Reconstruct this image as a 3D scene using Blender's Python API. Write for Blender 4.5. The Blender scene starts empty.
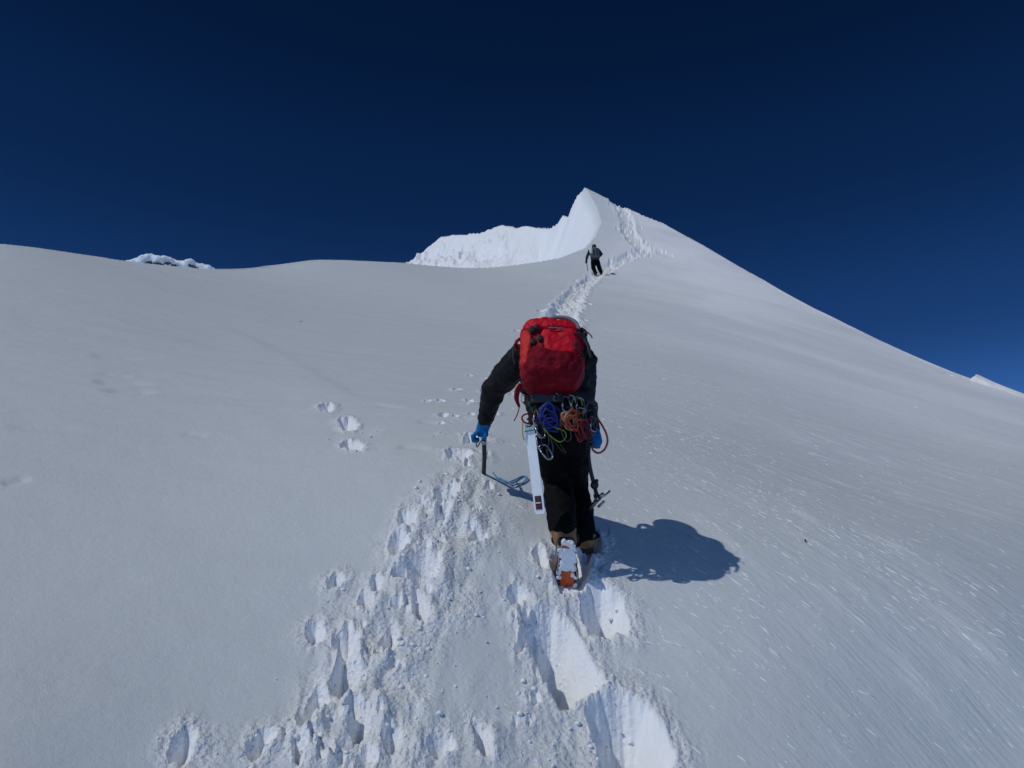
import bpy, bmesh, math, random
import numpy as np
from mathutils import Vector, Matrix

random.seed(7)
rng = np.random.default_rng(11)
scn = bpy.context.scene
COL = scn.collection

# ------------------------------------------------------------------ camera
F = 800.0
PITCH = math.radians(14)
CP, SP = math.cos(PITCH), math.sin(PITCH)

def at(px, py, k):
    """point at image position px, py and camera depth k (metres)"""
    u = (px - 512) / F
    v = (384 - py) / F
    return Vector((u * k, (CP - v * SP) * k, (SP + v * CP) * k))

cam_d = bpy.data.cameras.new("camera")
cam_d.sensor_width = 36
cam_d.lens = F / 1024 * 36
cam_d.clip_start = 0.05
cam_d.clip_end = 2000
cam = bpy.data.objects.new("camera", cam_d)
cam.rotation_euler = (math.pi / 2 + PITCH, 0, 0)
COL.objects.link(cam)
scn.camera = cam

# ------------------------------------------------------------------ materials
def mat(name, col, rough=0.6, metal=0.0, spec=0.4, noise=0.0, nscale=30, bump=0.0, bscale=80, sheen=0.0):
    m = bpy.data.materials.new(name)
    m.use_nodes = True
    nt = m.node_tree
    b = nt.nodes["Principled BSDF"]
    b.inputs["Base Color"].default_value = (*col, 1)
    b.inputs["Roughness"].default_value = rough
    b.inputs["Metallic"].default_value = metal
    b.inputs["Specular IOR Level"].default_value = spec
    if sheen:
        b.inputs["Sheen Weight"].default_value = sheen
    tc = nt.nodes.new("ShaderNodeTexCoord")
    if noise:
        n = nt.nodes.new("ShaderNodeTexNoise")
        n.inputs["Scale"].default_value = nscale
        n.inputs["Detail"].default_value = 4
        nt.links.new(tc.outputs["Object"], n.inputs["Vector"])
        r = nt.nodes.new("ShaderNodeMapRange")
        r.inputs["From Min"].default_value = 0.3
        r.inputs["From Max"].default_value = 0.7
        r.inputs["To Min"].default_value = 1 - noise
        r.inputs["To Max"].default_value = 1 + noise
        nt.links.new(n.outputs["Fac"], r.inputs["Value"])
        mx = nt.nodes.new("ShaderNodeMix")
        mx.data_type = 'RGBA'
        mx.blend_type = 'MULTIPLY'
        mx.inputs["Factor"].default_value = 1
        mx.inputs["A"].default_value = (*col, 1)
        nt.links.new(r.outputs["Result"], mx.inputs["B"])
        nt.links.new(mx.outputs["Result"], b.inputs["Base Color"])
    if bump:
        n2 = nt.nodes.new("ShaderNodeTexNoise")
        n2.inputs["Scale"].default_value = bscale
        n2.inputs["Detail"].default_value = 5
        nt.links.new(tc.outputs["Object"], n2.inputs["Vector"])
        bp = nt.nodes.new("ShaderNodeBump")
        bp.inputs["Strength"].default_value = 1.0
        bp.inputs["Distance"].default_value = bump
        nt.links.new(n2.outputs["Fac"], bp.inputs["Height"])
        nt.links.new(bp.outputs["Normal"], b.inputs["Normal"])
    return m

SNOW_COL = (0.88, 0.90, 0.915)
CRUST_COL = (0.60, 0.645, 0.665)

def snow_material():
    m = bpy.data.materials.new("wind packed snow")
    m.use_nodes = True
    nt = m.node_tree
    L = nt.links
    b = nt.nodes["Principled BSDF"]
    # crust greyer than opened snow, gap widened to paint in sunlit contrast
    at_ = nt.nodes.new("ShaderNodeAttribute")
    at_.attribute_name = "broken_lit"
    mc = nt.nodes.new("ShaderNodeMix")
    mc.data_type = 'RGBA'
    mc.inputs["A"].default_value = (*CRUST_COL, 1)
    mc.inputs["B"].default_value = (*SNOW_COL, 1)
    L.new(mc.outputs["Result"], b.inputs["Base Color"])
    b.inputs["Roughness"].default_value = 0.62
    b.inputs["Specular IOR Level"].default_value = 0.25
    tc = nt.nodes.new("ShaderNodeTexCoord")

    def noise(scale, detail=3, vec=None, rough=0.55):
        n = nt.nodes.new("ShaderNodeTexNoise")
        n.inputs["Scale"].default_value = scale
        n.inputs["Detail"].default_value = detail
        n.inputs["Roughness"].default_value = rough
        L.new(vec or tc.outputs["Object"], n.inputs["Vector"])
        return n

    def math_n(op, a, bb=None):
        n = nt.nodes.new("ShaderNodeMath")
        n.operation = op
        for i, v in enumerate((a, bb)):
            if v is None:
                continue
            if isinstance(v, (int, float)):
                n.inputs[i].default_value = v
            else:
                L.new(v, n.inputs[i])
        return n.outputs[0]

    # grain
    g1 = noise(170, 3)
    g2 = noise(38, 3)
    g3 = noise(3.2, 4)
    # wind streaks: coordinates stretched along the slope's fall line
    mp = nt.nodes.new("ShaderNodeMapping")
    mp.vector_type = 'TEXTURE'
    mp.inputs["Rotation"].default_value = (math.radians(0), math.radians(0), math.radians(STREAK_DEG))
    mp.inputs["Scale"].default_value = (1.0, 4.5, 1000.0)
    L.new(tc.outputs["Object"], mp.inputs["Vector"])
    s1 = noise(7.0, 4, mp.outputs["Vector"], 0.62)
    s2 = noise(30.0, 3, mp.outputs["Vector"], 0.6)
    # stronger on the wind-scoured right-hand slope
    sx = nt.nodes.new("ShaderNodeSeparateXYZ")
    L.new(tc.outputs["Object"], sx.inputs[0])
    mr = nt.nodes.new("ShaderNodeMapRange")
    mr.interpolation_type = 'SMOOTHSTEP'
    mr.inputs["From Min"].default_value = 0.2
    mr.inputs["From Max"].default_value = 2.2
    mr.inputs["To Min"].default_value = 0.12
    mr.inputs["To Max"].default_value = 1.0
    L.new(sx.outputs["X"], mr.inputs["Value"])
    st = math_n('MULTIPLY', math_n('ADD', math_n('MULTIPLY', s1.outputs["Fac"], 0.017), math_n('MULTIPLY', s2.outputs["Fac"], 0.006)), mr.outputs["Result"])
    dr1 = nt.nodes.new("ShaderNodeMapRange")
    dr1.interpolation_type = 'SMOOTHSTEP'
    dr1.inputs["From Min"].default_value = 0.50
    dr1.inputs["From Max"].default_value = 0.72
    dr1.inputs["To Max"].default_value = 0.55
    s3 = noise(7.0, 6, mp.outputs["Vector"], 0.7)  # streaks of paler snow, toned up like sunlit ridge faces
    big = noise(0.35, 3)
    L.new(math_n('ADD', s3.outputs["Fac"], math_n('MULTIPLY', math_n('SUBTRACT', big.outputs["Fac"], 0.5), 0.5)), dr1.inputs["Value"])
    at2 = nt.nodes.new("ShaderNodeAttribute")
    at2.attribute_name = "lit_slope"
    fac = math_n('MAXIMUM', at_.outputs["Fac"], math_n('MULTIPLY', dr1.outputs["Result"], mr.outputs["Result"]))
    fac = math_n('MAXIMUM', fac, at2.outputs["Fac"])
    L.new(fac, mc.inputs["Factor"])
    h = math_n('ADD', st, math_n('MULTIPLY', g1.outputs["Fac"], 0.0020))
    h = math_n('ADD', h, math_n('MULTIPLY', g2.outputs["Fac"], 0.0026))
    at3 = nt.nodes.new("ShaderNodeAttribute")
    at3.attribute_name = "rough"
    r1 = noise(55, 3, None, 0.6)
    vr = nt.nodes.new("ShaderNodeTexVoronoi")
    vr.inputs["Scale"].default_value = 42
    L.new(tc.outputs["Object"], vr.inputs["Vector"])
    rr_ = math_n('ADD', math_n('MULTIPLY', r1.outputs["Fac"], 0.016), math_n('MULTIPLY', vr.outputs["Distance"], -0.008))
    h = math_n('ADD', h, math_n('MULTIPLY', rr_, at3.outputs["Fac"]))
    h = math_n('ADD', h, math_n('MULTIPLY', g3.outputs["Fac"], 0.012))
    bp = nt.nodes.new("ShaderNodeBump")
    bp.inputs["Strength"].default_value = 1.0
    bp.inputs["Distance"].default_value = 1.0
    L.new(h, bp.inputs["Height"])
    L.new(bp.outputs["Normal"], b.inputs["Normal"])
    return m

STREAK_DEG = 0.0   # set below

# ------------------------------------------------------------------ noise in numpy
def _hash(ix, iy, seed):
    h = (ix.astype(np.int64) * 374761393 + iy.astype(np.int64) * 668265263 + seed * 974634777) & 0xFFFFFFFF
    h = ((h ^ (h >> 13)) * 1274126177) & 0xFFFFFFFF
    h = (h ^ (h >> 16)) & 0xFFFFFFFF
    return h.astype(np.float64) / 4294967295.0

def gnoise(x, y, seed=0):
    ix, iy = np.floor(x), np.floor(y)
    fx, fy = x - ix, y - iy
    ix, iy = ix.astype(np.int64), iy.astype(np.int64)
    def g(dx, dy):
        a = _hash(ix + dx, iy + dy, seed) * 2 * np.pi
        return np.cos(a) * (fx - dx) + np.sin(a) * (fy - dy)
    wx = fx * fx * fx * (fx * (fx * 6 - 15) + 10)
    wy = fy * fy * fy * (fy * (fy * 6 - 15) + 10)
    n0 = g(0, 0) * (1 - wx) + g(1, 0) * wx
    n1 = g(0, 1) * (1 - wx) + g(1, 1) * wx
    return (n0 * (1 - wy) + n1 * wy) * 1.5

def fbm(x, y, octaves=4, seed=0, gain=0.5):
    s, a = 0, 1.0
    for o in range(octaves):
        s = s + a * gnoise(x + 17.3 * o, y - 9.1 * o, seed + o)
        x, y = x * 2.03, y * 2.03
        a *= gain
    return s

def lumps(x, y, seed=0, keep=0.6):
    """rounded clods: 0 between them, up to 1 on top of one"""
    ix, iy = np.floor(x), np.floor(y)
    out = np.zeros_like(x)
    for dx in (-1, 0, 1):
        for dy in (-1, 0, 1):
            cx, cy = ix + dx, iy + dy
            px = cx + _hash(cx, cy, seed + 1)
            py = cy + _hash(cx, cy, seed + 2)
            r = 0.25 + 0.45 * _hash(cx, cy, seed + 3)
            on = _hash(cx, cy, seed + 4) < keep
            e = 1 + 0.6 * (_hash(cx, cy, seed + 5) - 0.5)
            d2 = ((x - px) * e) ** 2 + ((y - py) / e) ** 2
            out = np.maximum(out, np.where(on, np.sqrt(np.clip(r * r - d2, 0, None)) * 1.4, 0))
    return out

# ------------------------------------------------------------------ terrain
C0, H0, LK = 1.5, 2.0, 0.75
CTRL = [  # image position and depth of points on the smooth slope
    (0, 768, 2.62), (0, 600, 3.6), (0, 450, 5.4), (0, 330, 9.5), (0, 245, 18),
    (200, 768, 2.85), (200, 600, 3.8), (200, 450, 5.8), (215, 340, 11.3), (110, 259, 22), (215, 270, 26),
    (350, 430, 6.3), (350, 600, 3.9), (380, 320, 17), (270, 267, 31), (320, 260, 34), (408, 263, 40),
    (480, 478, 5.1), (480, 400, 8.0), (480, 330, 17), (480, 268, 43), (560, 258, 47),
    (470, 768, 2.98), (480, 600, 3.95), (565, 575, 4.3), (620, 768, 3.12), (570, 660, 3.7),
    (660, 560, 4.52), (733, 568, 4.50), (850, 600, 4.35), (1000, 640, 4.25), (1020, 768, 3.6), (800, 768, 3.25),
    (560, 470, 5.6), (650, 450, 6.5), (750, 450, 7.4), (900, 500, 6.6), (1020, 520, 6.6),
    (650, 360, 14), (750, 380, 13.5), (850, 415, 11.8), (950, 440, 11.4), (1020, 452, 11.2),
    (570, 310, 22), (597, 275, 43), (640, 300, 30), (720, 320, 26), (800, 350, 22), (900, 385, 19.5), (1010, 412, 18),
    (640, 252, 50), (620, 215, 60), (597, 235, 53), (600, 212, 60), (585, 187, 67),
    (660, 222, 59), (700, 244, 53), (760, 279, 46), (830, 317, 38), (900, 351, 32), (960, 376, 28), (1024, 397, 24.5),
    (-250, 235, 16), (-250, 768, 2.45), (-250, 450, 5.0), (1260, 480, 19), (1260, 768, 3.9), (1260, 600, 6),
    (400, 1000, 2.15), (700, 1000, 2.3), (100, 1000, 2.05), (1000, 1000, 2.6),
]
def to_dom(x, y):
    return x / (y + C0), np.log(y + C0) * LK

_cp = np.array([at(*c) for c in CTRL])
_extra = np.array([(-1.6, 0.6, -1.45), (0, 0.6, -1.60), (1.6, 0.6, -1.95), (-1.0, -0.6, -1.65), (1.0, -0.6, -2.1)])
_cp = np.vstack([_cp, _extra])
_du, _dl = to_dom(_cp[:, 0], _cp[:, 1])
_e = (_cp[:, 2] + H0) / (_cp[:, 1] + C0)

def _phi(r2):
    return 0.5 * r2 * np.log(np.maximum(r2, 1e-12))
_n = len(_cp)
_A = np.zeros((_n + 3, _n + 3))
_A[:_n, :_n] = _phi((_du[:, None] - _du) ** 2 + (_dl[:, None] - _dl) ** 2) + np.eye(_n) * 0.0012
_A[:_n, _n], _A[:_n, _n + 1], _A[:_n, _n + 2] = 1, _du, _dl
_A[_n:, :_n] = _A[:_n, _n:].T
_w = np.linalg.solve(_A, np.concatenate([_e, np.zeros(3)]))

def smooth_z(x, y):
    x, y = np.asarray(x, float), np.asarray(y, float)
    u, l = to_dom(x, y)
    e = _w[_n] + _w[_n + 1] * u + _w[_n + 2] * l
    for i in range(_n):
        e = e + _w[i] * _phi((u - _du[i]) ** 2 + (l - _dl[i]) ** 2)
    return e * (y + C0) - H0

def _xy(px, py, k):
    p = at(px, py, k)
    return (p.x, p.y)

# edges of the face: left crest, summit edge, right crest
CREST_L = [_xy(-700, 225, 14), _xy(-250, 235, 16), _xy(0, 245, 18), _xy(110, 259, 22), _xy(215, 270, 26), _xy(270, 267, 31), _xy(320, 260, 34),
           _xy(408, 263, 40), _xy(480, 268, 43), _xy(560, 258, 47), _xy(588, 246, 50), _xy(597, 235, 53), _xy(602, 222, 57), _xy(598, 207, 61), _xy(585, 187, 67)]
CREST_R = [_xy(585, 187, 67), _xy(610, 201, 64), _xy(660, 222, 59), _xy(700, 244, 53), _xy(760, 279, 46), _xy(830, 317, 38), _xy(900, 351, 32), _xy(960, 376, 28),
           _xy(1024, 397, 24.5), _xy(1260, 480, 19), _xy(1700, 640, 14)]
POLY = CREST_L + CREST_R[1:] + [(40, -5), (-40, -5)]

def seg_dist(x, y, pts, closed=False):
    """distance to a polyline, with the position along it"""
    best = np.full(x.shape, 1e9)
    tt = np.zeros(x.shape)
    n = len(pts)
    acc = 0.0
    for i in range(n if closed else n - 1):
        ax, ay = pts[i][0], pts[i][1]
        bx, by = pts[(i + 1) % n][0], pts[(i + 1) % n][1]
        dx, dy = bx - ax, by - ay
        L2 = dx * dx + dy * dy + 1e-12
        t = np.clip(((x - ax) * dx + (y - ay) * dy) / L2, 0, 1)
        d = np.hypot(x - ax - t * dx, y - ay - t * dy)
        m = d < best
        best = np.where(m, d, best)
        tt = np.where(m, i + t, tt)
    return best, tt

def inside(x, y, pts):
    c = np.zeros(x.shape, bool)
    n = len(pts)
    for i in range(n):
        ax, ay = pts[i][0], pts[i][1]
        bx, by = pts[(i + 1) % n][0], pts[(i + 1) % n][1]
        cond = ((ay > y) != (by > y))
        with np.errstate(divide='ignore', invalid='ignore'):
            xx = (bx - ax) * (y - ay) / (by - ay + 1e-15) + ax
        c ^= cond & (x < xx)
    return c

# ridge behind, running away to the left of the summit
BACK = [(585, 187, 67), (577, 195, 68.5), (571.5, 207, 70.5), (571, 216, 72), (563, 214.5, 73.5), (558, 222, 75.5), (551, 227, 78), (538, 226, 80), (522, 225.5, 83.5),
        (497, 224, 88), (481, 231.5, 91), (468, 234, 94), (441, 236.5, 98), (433, 242.5, 100), (431, 249, 101.5), (416, 256, 104), (405, 264, 107), (380, 280, 110), (330, 300, 115)]
BACKP = [at(*b) for b in BACK]

def smoothstep(a, b, x):
    t = np.clip((x - a) / (b - a), 0, 1)
    return t * t * (3 - 2 * t)

def base_z(x, y):
    x, y = np.asarray(x, float), np.asarray(y, float)
    z = smooth_z(x, y)
    # broad undulation and drifts
    far = np.clip((y - 3) / 30, 0, 1)
    z = z + 0.022 * fbm(x / 5.5, y / 2.6, 3, 5) * np.clip(y / 10, 0.1, 1) + 0.010 * fbm(x / 1.9 + y / 3.5, y / 0.6, 3, 9) * np.clip(y / 8, 0.2, 1)
    ins = inside(x, y, POLY)
    dl, tl = seg_dist(x, y, CREST_L)
    dr, tr = seg_dist(x, y, CREST_R)
    isl = dl < dr
    d = np.where(isl, dl, dr)
    d = np.where(ins, 0, d)
    wob = 1 + 0.25 * fbm(x / 6, y / 6, 3, 21)
    steep = np.where(isl, np.interp(tl, [8.8, 9.3, 11, 12.5, 14], [0.55, 0.8, 1.0, 1.7, 2.3]), 0.9)
    drop = (np.sqrt((d * steep) ** 2 + 0.35 ** 2) - 0.35) * wob
    wob = 1 + 0.25 * fbm(x / 6, y / 6, 3, 21)
    zm = z - np.where(ins, 0, (np.sqrt((d * 0.9) ** 2 + 0.35 ** 2) - 0.35) * wob)
    msk = ~ins
    if msk.any():
        tq = np.concatenate([np.linspace(0, 2, 12), np.linspace(2.1, 8, 130), np.linspace(8.02, len(CREST_L) - 1, 100)])
        ii = np.arange(len(CREST_L))
        cx_ = np.interp(tq, ii, [p[0] for p in CREST_L])
        cy_ = np.interp(tq, ii, [p[1] for p in CREST_L])
        cz_ = smooth_z(cx_, cy_)
        sp_ = np.interp(tq, [0, 7, 9, 10.5, 12.3, 14], [0.75, 0.8, 1.15, 1.35, 1.9, 2.8])
        tr_ = np.concatenate([np.linspace(0, 8.2, 230), np.linspace(8.3, len(CREST_R) - 1, 14)])
        ir = np.arange(len(CREST_R))
        rx_, ry_ = np.interp(tr_, ir, [p[0] for p in CREST_R]), np.interp(tr_, ir, [p[1] for p in CREST_R])
        cx_, cy_ = np.concatenate([cx_, rx_]), np.concatenate([cy_, ry_])
        cz_ = np.concatenate([cz_, smooth_z(rx_, ry_)])
        sp_ = np.concatenate([sp_, np.interp(tr_, [0, 1, 3, 10], [2.6, 1.7, 1.3, 1.0])])
        X, Y, D = x[msk], y[msk], d[msk]
        zo = np.full(X.shape, -1e9)
        zu = np.full(X.shape, 1e9)
        for a, b, c, q in zip(cx_, cy_, cz_, sp_):
            r2 = ((X - a) ** 2 + (Y - b) ** 2) * q * q
            zo = np.maximum(zo, c - (np.sqrt(r2 + 0.09) - 0.3))
            zu = np.minimum(zu, c + 0.95 / q * np.sqrt(r2))
        # the ridge behind, again with falling sides
        nb = len(BACKP)
        tb = np.concatenate([np.linspace(0, 7, 90), np.linspace(7.03, nb - 1, 150)])
        ib = np.arange(nb)
        bx_, by_, bz_ = (np.interp(tb, ib, [p[k] for p in BACKP]) for k in range(3))
        bs_ = np.interp(tb, [0, 5, 7, 10], [2.8, 2.2, 1.2, 1.0])
        bz_ = bz_ + 0.45 * fbm(bx_ / 5.0, by_ / 5.0, 2, 13) * np.clip((tb - 4) / 3, 0, 1) * 0.5
        zr = np.full(X.shape, -1e9)
        dmin = np.full(X.shape, 1e9)
        for a, b, c, q in zip(bx_, by_, bz_, bs_):
            dd = np.sqrt((X - a) ** 2 + (Y - b) ** 2)
            dmin = np.minimum(dmin, dd)
            zr = np.maximum(zr, c - q * dd - 0.6 * (1 - np.exp(-dd / 0.9)))
        rough = fbm(X / 2.6, Y / 3.4, 4, 33) * 0.8 + np.abs(fbm(X / 1.3, Y / 1.6, 3, 37)) * 0.5 - 1.0 * np.abs(fbm(X / 4.5 + 3, Y / 5.5, 2, 41))
        zr = zr + rough * np.clip((Y - 66) / 12, 0.12, 1) * np.clip(dmin / 2.4, 0.10, 1)
        zr = np.minimum(zr, zu - 0.5 * np.clip(D, 0, 1))
        zo = zo + 0.16 * fbm(X / 1.5, Y / 1.5, 3, 35) * np.clip(D / 1.5, 0, 1) * np.clip((Y - 45) / 8, 0, 1)
        zm = zm.copy()
        zm[msk] = np.maximum(zo, zr)
    return np.maximum(zm, -60)

def ground_hit(px, py):
    """where the line of sight through an image position meets the slope"""
    k = np.exp(np.linspace(math.log(1.2), math.log(140), 2600))
    u, v = (px - 512) / F, (384 - py) / F
    x, y, z = u * k, (CP - v * SP) * k, (SP + v * CP) * k
    d = z - smooth_z(x, y)
    idx = np.argmax(d < 0)
    if d[idx] >= 0:
        idx = int(np.argmin(np.abs(d)))
    return float(x[idx]), float(y[idx]), float(k[idx])

# streak direction: image direction of about 32 degrees down to the right on the right slope
_a = ground_hit(800, 540)
_b = ground_hit(860, 579)
STREAK_DEG = math.degrees(math.atan2(_b[1] - _a[1], _b[0] - _a[0])) - 90

# grid: fan that opens from a little behind the camera, finer near the track
rows = []
y = -0.7
while y < 150:
    rows.append(y)
    s = y + C0
    y += s * (0.0028 if y < 8 else 0.0045 if y < 32 else 0.006 if y < 56 else 0.0032) if y > 1.6 else 0.05
rows = np.array(rows)
uc = np.concatenate([np.linspace(-1.5, -0.62, 160, endpoint=False), np.linspace(-0.62, -0.22, 360, endpoint=False),
                     np.linspace(-0.22, 0.22, 620, endpoint=False), np.linspace(0.22, 0.62, 360, endpoint=False), np.linspace(0.62, 1.5, 160)])
NR, NC = len(rows), len(uc)
GX = uc[None, :] * (rows[:, None] + C0)
GY = np.repeat(rows[:, None], NC, 1)
GZ = base_z(GX, GY)
ROUGH = np.zeros_like(GZ)
BROKEN_LIT = np.zeros_like(GZ)      # 1 where the crust is trodden open, painted paler as if sunlit

def window(x0, x1, y0, y1):
    j0, j1 = np.searchsorted(rows, y0), np.searchsorted(rows, y1)
    if j1 <= j0 + 1:
        j1 = min(NR, j0 + 2)
    s = rows[j0:j1] + C0
    us = np.array([x0 / s.min(), x0 / s.max(), x1 / s.min(), x1 / s.max()])
    i0, i1 = np.searchsorted(uc, us.min()), np.searchsorted(uc, us.max())
    return slice(j0, j1), slice(i0, max(i1, i0 + 2))

def smoothstep(a, b, x):
    t = np.clip((x - a) / (b - a), 0, 1)
    return t * t * (3 - 2 * t)

def rough_patch(cx, cy, r, amp, cell=0.06, seed=1, keep=0.6, dent=0.5):
    """churned snow: clods and dents inside a soft round patch"""
    sl = window(cx - 2 * r, cx + 2 * r, cy - 2 * r, cy + 2 * r)
    x, y = GX[sl], GY[sl]
    m = np.exp(-(((x - cx) ** 2 + (y - cy) ** 2) / (r * r)) ** 2)
    n = lumps(x / cell, y / cell / 1.8, 61, keep) * 0.5 + lumps(x / cell / 0.45, y / cell / 0.7, 71, keep) * 0.16 + fbm(x / cell / 1.7, y / cell / 2.8, 2, 81, 0.5) * dent + 0.16 * fbm(x / cell / 0.5, y / cell / 0.6, 2, 85)
    GZ[sl] += m * amp * n
    ROUGH[sl] = np.maximum(ROUGH[sl], m * min(amp * 60, 1))
    BROKEN_LIT[sl] = np.maximum(BROKEN_LIT[sl], m * np.clip(amp * 45, 0, 0.8) * np.clip(0.5 + fbm(x / 0.12, y / 0.2, 3, 19), 0, 1))

def pit(poly_xy, depth, wall=2.2, tilt=0.45, rim=0.02, rimw=0.09, seed=0, wob=0.014):
    """a boot hole with a stepped floor, steep sides and pushed-up snow round it"""
    P = np.array(poly_xy)
    c = P.mean(0)
    pad = 3 * rimw
    sl = window(P[:, 0].min() - pad, P[:, 0].max() + pad, P[:, 1].min() - pad, P[:, 1].max() + pad)
    x, y, z = GX[sl], GY[sl], GZ[sl]
    if x.size == 0:
        return
    d, _ = seg_dist(x, y, poly_xy, True)
    d = np.where(inside(x, y, poly_xy), d, -d)
    d = d + wob * fbm(x / 0.07, y / 0.14, 3, seed + 50)
    zc = float(smooth_z(c[0:1], c[1:2])[0])
    gx = float(smooth_z(c[0:1] + 0.1, c[1:2])[0] - zc) / 0.1
    gy = float(smooth_z(c[0:1], c[1:2] + 0.1)[0] - zc) / 0.1
    floor = zc - depth + (gx * (x - c[0]) + gy * (y - c[1])) * tilt + 0.006 * fbm(x / 0.03, y / 0.03, 2, seed)
    hw = 0.5 * (P[:, 0].max() - P[:, 0].min()) + 1e-6
    sd = np.clip((x - c[0]) / hw, -1, 1)
    w = z - np.clip(d, 0, None) * wall * np.interp(sd, [-1, -0.2, 0.35, 1], [1.7, 1.45, 1.0, 0.85])
    k = 0.018                                               # rounded foot of the wall
    hh = np.clip(0.5 + 0.5 * (w - floor) / k, 0, 1)
    pitz = floor * (1 - hh) + w * hh + k * hh * (1 - hh)
    pitz = np.minimum(pitz, z)
    lift = rim * np.exp(-(np.clip(-d, 0, None) / rimw) ** 2) * (0.25 + 0.9 * lumps(x / 0.06, y / 0.12, seed + 70, 0.7) + 0.5 * fbm(x / 0.05, y / 0.1, 2, seed + 3))
    z2 = np.where(d > 0, pitz + lift * np.exp(-(d / 0.02) ** 2), z + lift)
    GZ[sl] = z2
    ROUGH[sl] = np.where(d > 0, np.minimum(ROUGH[sl], 0.35), np.maximum(ROUGH[sl], np.exp(-(d / rimw) ** 2)))
    BROKEN_LIT[sl] = np.maximum(BROKEN_LIT[sl], np.where(d > 0, 1.0, np.exp(-(d / (0.6 * rimw)) ** 2) * 0.8))

def px_poly(pts):
    return [ground_hit(a, b)[:2] for a, b in pts]

def px_ell(cx, cy, rx, ry, ang, n=14, w=0.18):
    a = math.radians(ang)
    out = []
    for i in range(n):
        t = 2 * math.pi * i / n
        r = 1 + w * random.uniform(-1, 1)
        ex, ey = rx * r * math.cos(t), ry * r * math.sin(t)
        out.append((cx + ex * math.cos(a) - ey * math.sin(a), cy + ex * math.sin(a) + ey * math.cos(a)))
    return px_poly(out)

# churned patches of the two tracks: image position, radius in pixels, height
PATCH = [(200, 755, 38, .022), (265, 750, 26, .014), (320, 740, 48, .04), (345, 690, 46, .045), (385, 750, 60, .04), (390, 695, 46, .045), (370, 640, 48, .04), (345, 610, 30, .02),
         (405, 640, 46, .03), (420, 585, 42, .045), (445, 600, 44, .035), (410, 545, 34, .04), (445, 540, 44, .045), (470, 520, 34, .04), (440, 500, 36, .045),
         (460, 480, 30, .04), (475, 455, 24, .035), (487, 440, 20, .03), (465, 420, 16, .015), (440, 435, 16, .012),
         (480, 750, 50, .010), (450, 700, 50, .006), (430, 750, 44, .022), (500, 700, 46, .006), (520, 760, 44, .016), (555, 740, 36, .022), (535, 605, 30, .020), (550, 640, 40, .014),
         (505, 610, 36, .010), (520, 570, 30, .010), (500, 560, 36, .006), (545, 565, 24, .014), (590, 590, 30, .012), (600, 655, 26, .014), (630, 680, 28, .014), (645, 630, 22, .006),
         (605, 700, 30, .018), (690, 740, 26, .006), (480, 490, 22, .02), (520, 500, 22, .014), (505, 525, 26, .012), (350, 440, 20, .014), (375, 432, 14, .008),
         (332, 408, 12, .01), (378, 405, 12, .006), (560, 605, 30, .016), (580, 760, 40, .020), (540, 690, 26, .012), (335, 585, 20, .014), (655, 520, 18, .006)]
for i, (cx, cy, r, a) in enumerate(PATCH):
    gx, gy, k = ground_hit(cx, cy)
    rough_patch(gx, gy, r * k / F * 1.0, a * 0.55, cell=0.08, seed=100 + i, keep=0.4, dent=0.9)

# boot holes of the near steps
pit(px_poly([(550, 562), (556, 548), (575, 542), (592, 552), (592, 582), (582, 595), (562, 596), (552, 584)]), 0.10, wall=1.6, tilt=0.5, rim=0.02, seed=4)
pit(px_poly([(582, 548), (588, 535), (600, 535), (604, 548), (596, 558), (586, 557)]), 0.09, wall=1.8, tilt=0.5, rim=0.02, seed=5)
pit(px_poly([(577, 596), (588, 584), (602, 582), (622, 598), (631, 622), (628, 634), (612, 637), (592, 640), (583, 622)]), 0.24, wall=1.9, tilt=0.45, rim=0.016, seed=1)
pit(px_poly([(521, 622), (536, 612), (552, 612), (575, 632), (592, 662), (605, 688), (600, 698), (578, 707), (560, 712), (545, 690), (529, 655)]), 0.31, wall=1.9, tilt=0.45, rim=0.018, seed=2)
pit(px_poly([(586, 712), (600, 695), (622, 692), (645, 706), (668, 735), (677, 758), (668, 772), (635, 785), (606, 788), (596, 752)]), 0.33, wall=1.9, tilt=0.45, rim=0.018, seed=3)
# holes of the older track on the left
ELL = [(183, 747, 12, 21, 30, .09), (261, 746, 9, 18, 32, .07), (315, 633, 10, 11, 0, .06), (336, 583, 9, 7, -20, .05), (366, 605, 8, 8, 0, .05),
       (347, 646, 11, 20, 15, .09), (345, 683, 13, 22, 20, .10), (316, 706, 10, 16, 15, .08), (306, 722, 9, 10, 0, .06), (359, 727, 12, 18, 8, .10), (298, 753, 9, 14, 0, .08),
       (365, 765, 12, 14, 0, .08), (400, 545, 9, 12, 15, .08), (420, 568, 20, 14, -8, .12), (401, 574, 9, 9, 0, .07), (428, 504, 10, 6, 5, .06), (447, 494, 13, 9, -25, .07),
       (406, 519, 9, 8, 0, .05), (459, 455, 13, 5, 5, .05), (421, 608, 6, 17, -18, .06), (482, 738, 7, 19, -22, .07), (348, 425, 9, 6, 20, .08), (352, 446, 11, 5, 5, .07),
       (327, 408, 7, 4, 10, .05), (477, 535, 9, 8, 0, .05), (516, 596, 9, 11, -25, .06), (444, 512, 10, 6, -30, .05), (390, 640, 8, 16, 10, .07), (375, 585, 6, 9, 10, .04),
       (470, 440, 7, 5, 0, .04), (440, 745, 14, 10, 0, .07), (393, 740, 10, 12, 0, .06), (540, 560, 6, 10, -20, .06), (524, 640, 5, 18, 20, .03)]
for i, (cx, cy, rx, ry, ang, dep) in enumerate(ELL):
    pit(px_ell(cx, cy, rx * 1.1, ry * 1.1, ang), dep * 1.9, wall=2.0, tilt=0.5, rim=0.016, rimw=0.05, seed=10 + i, wob=0.014)

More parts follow.
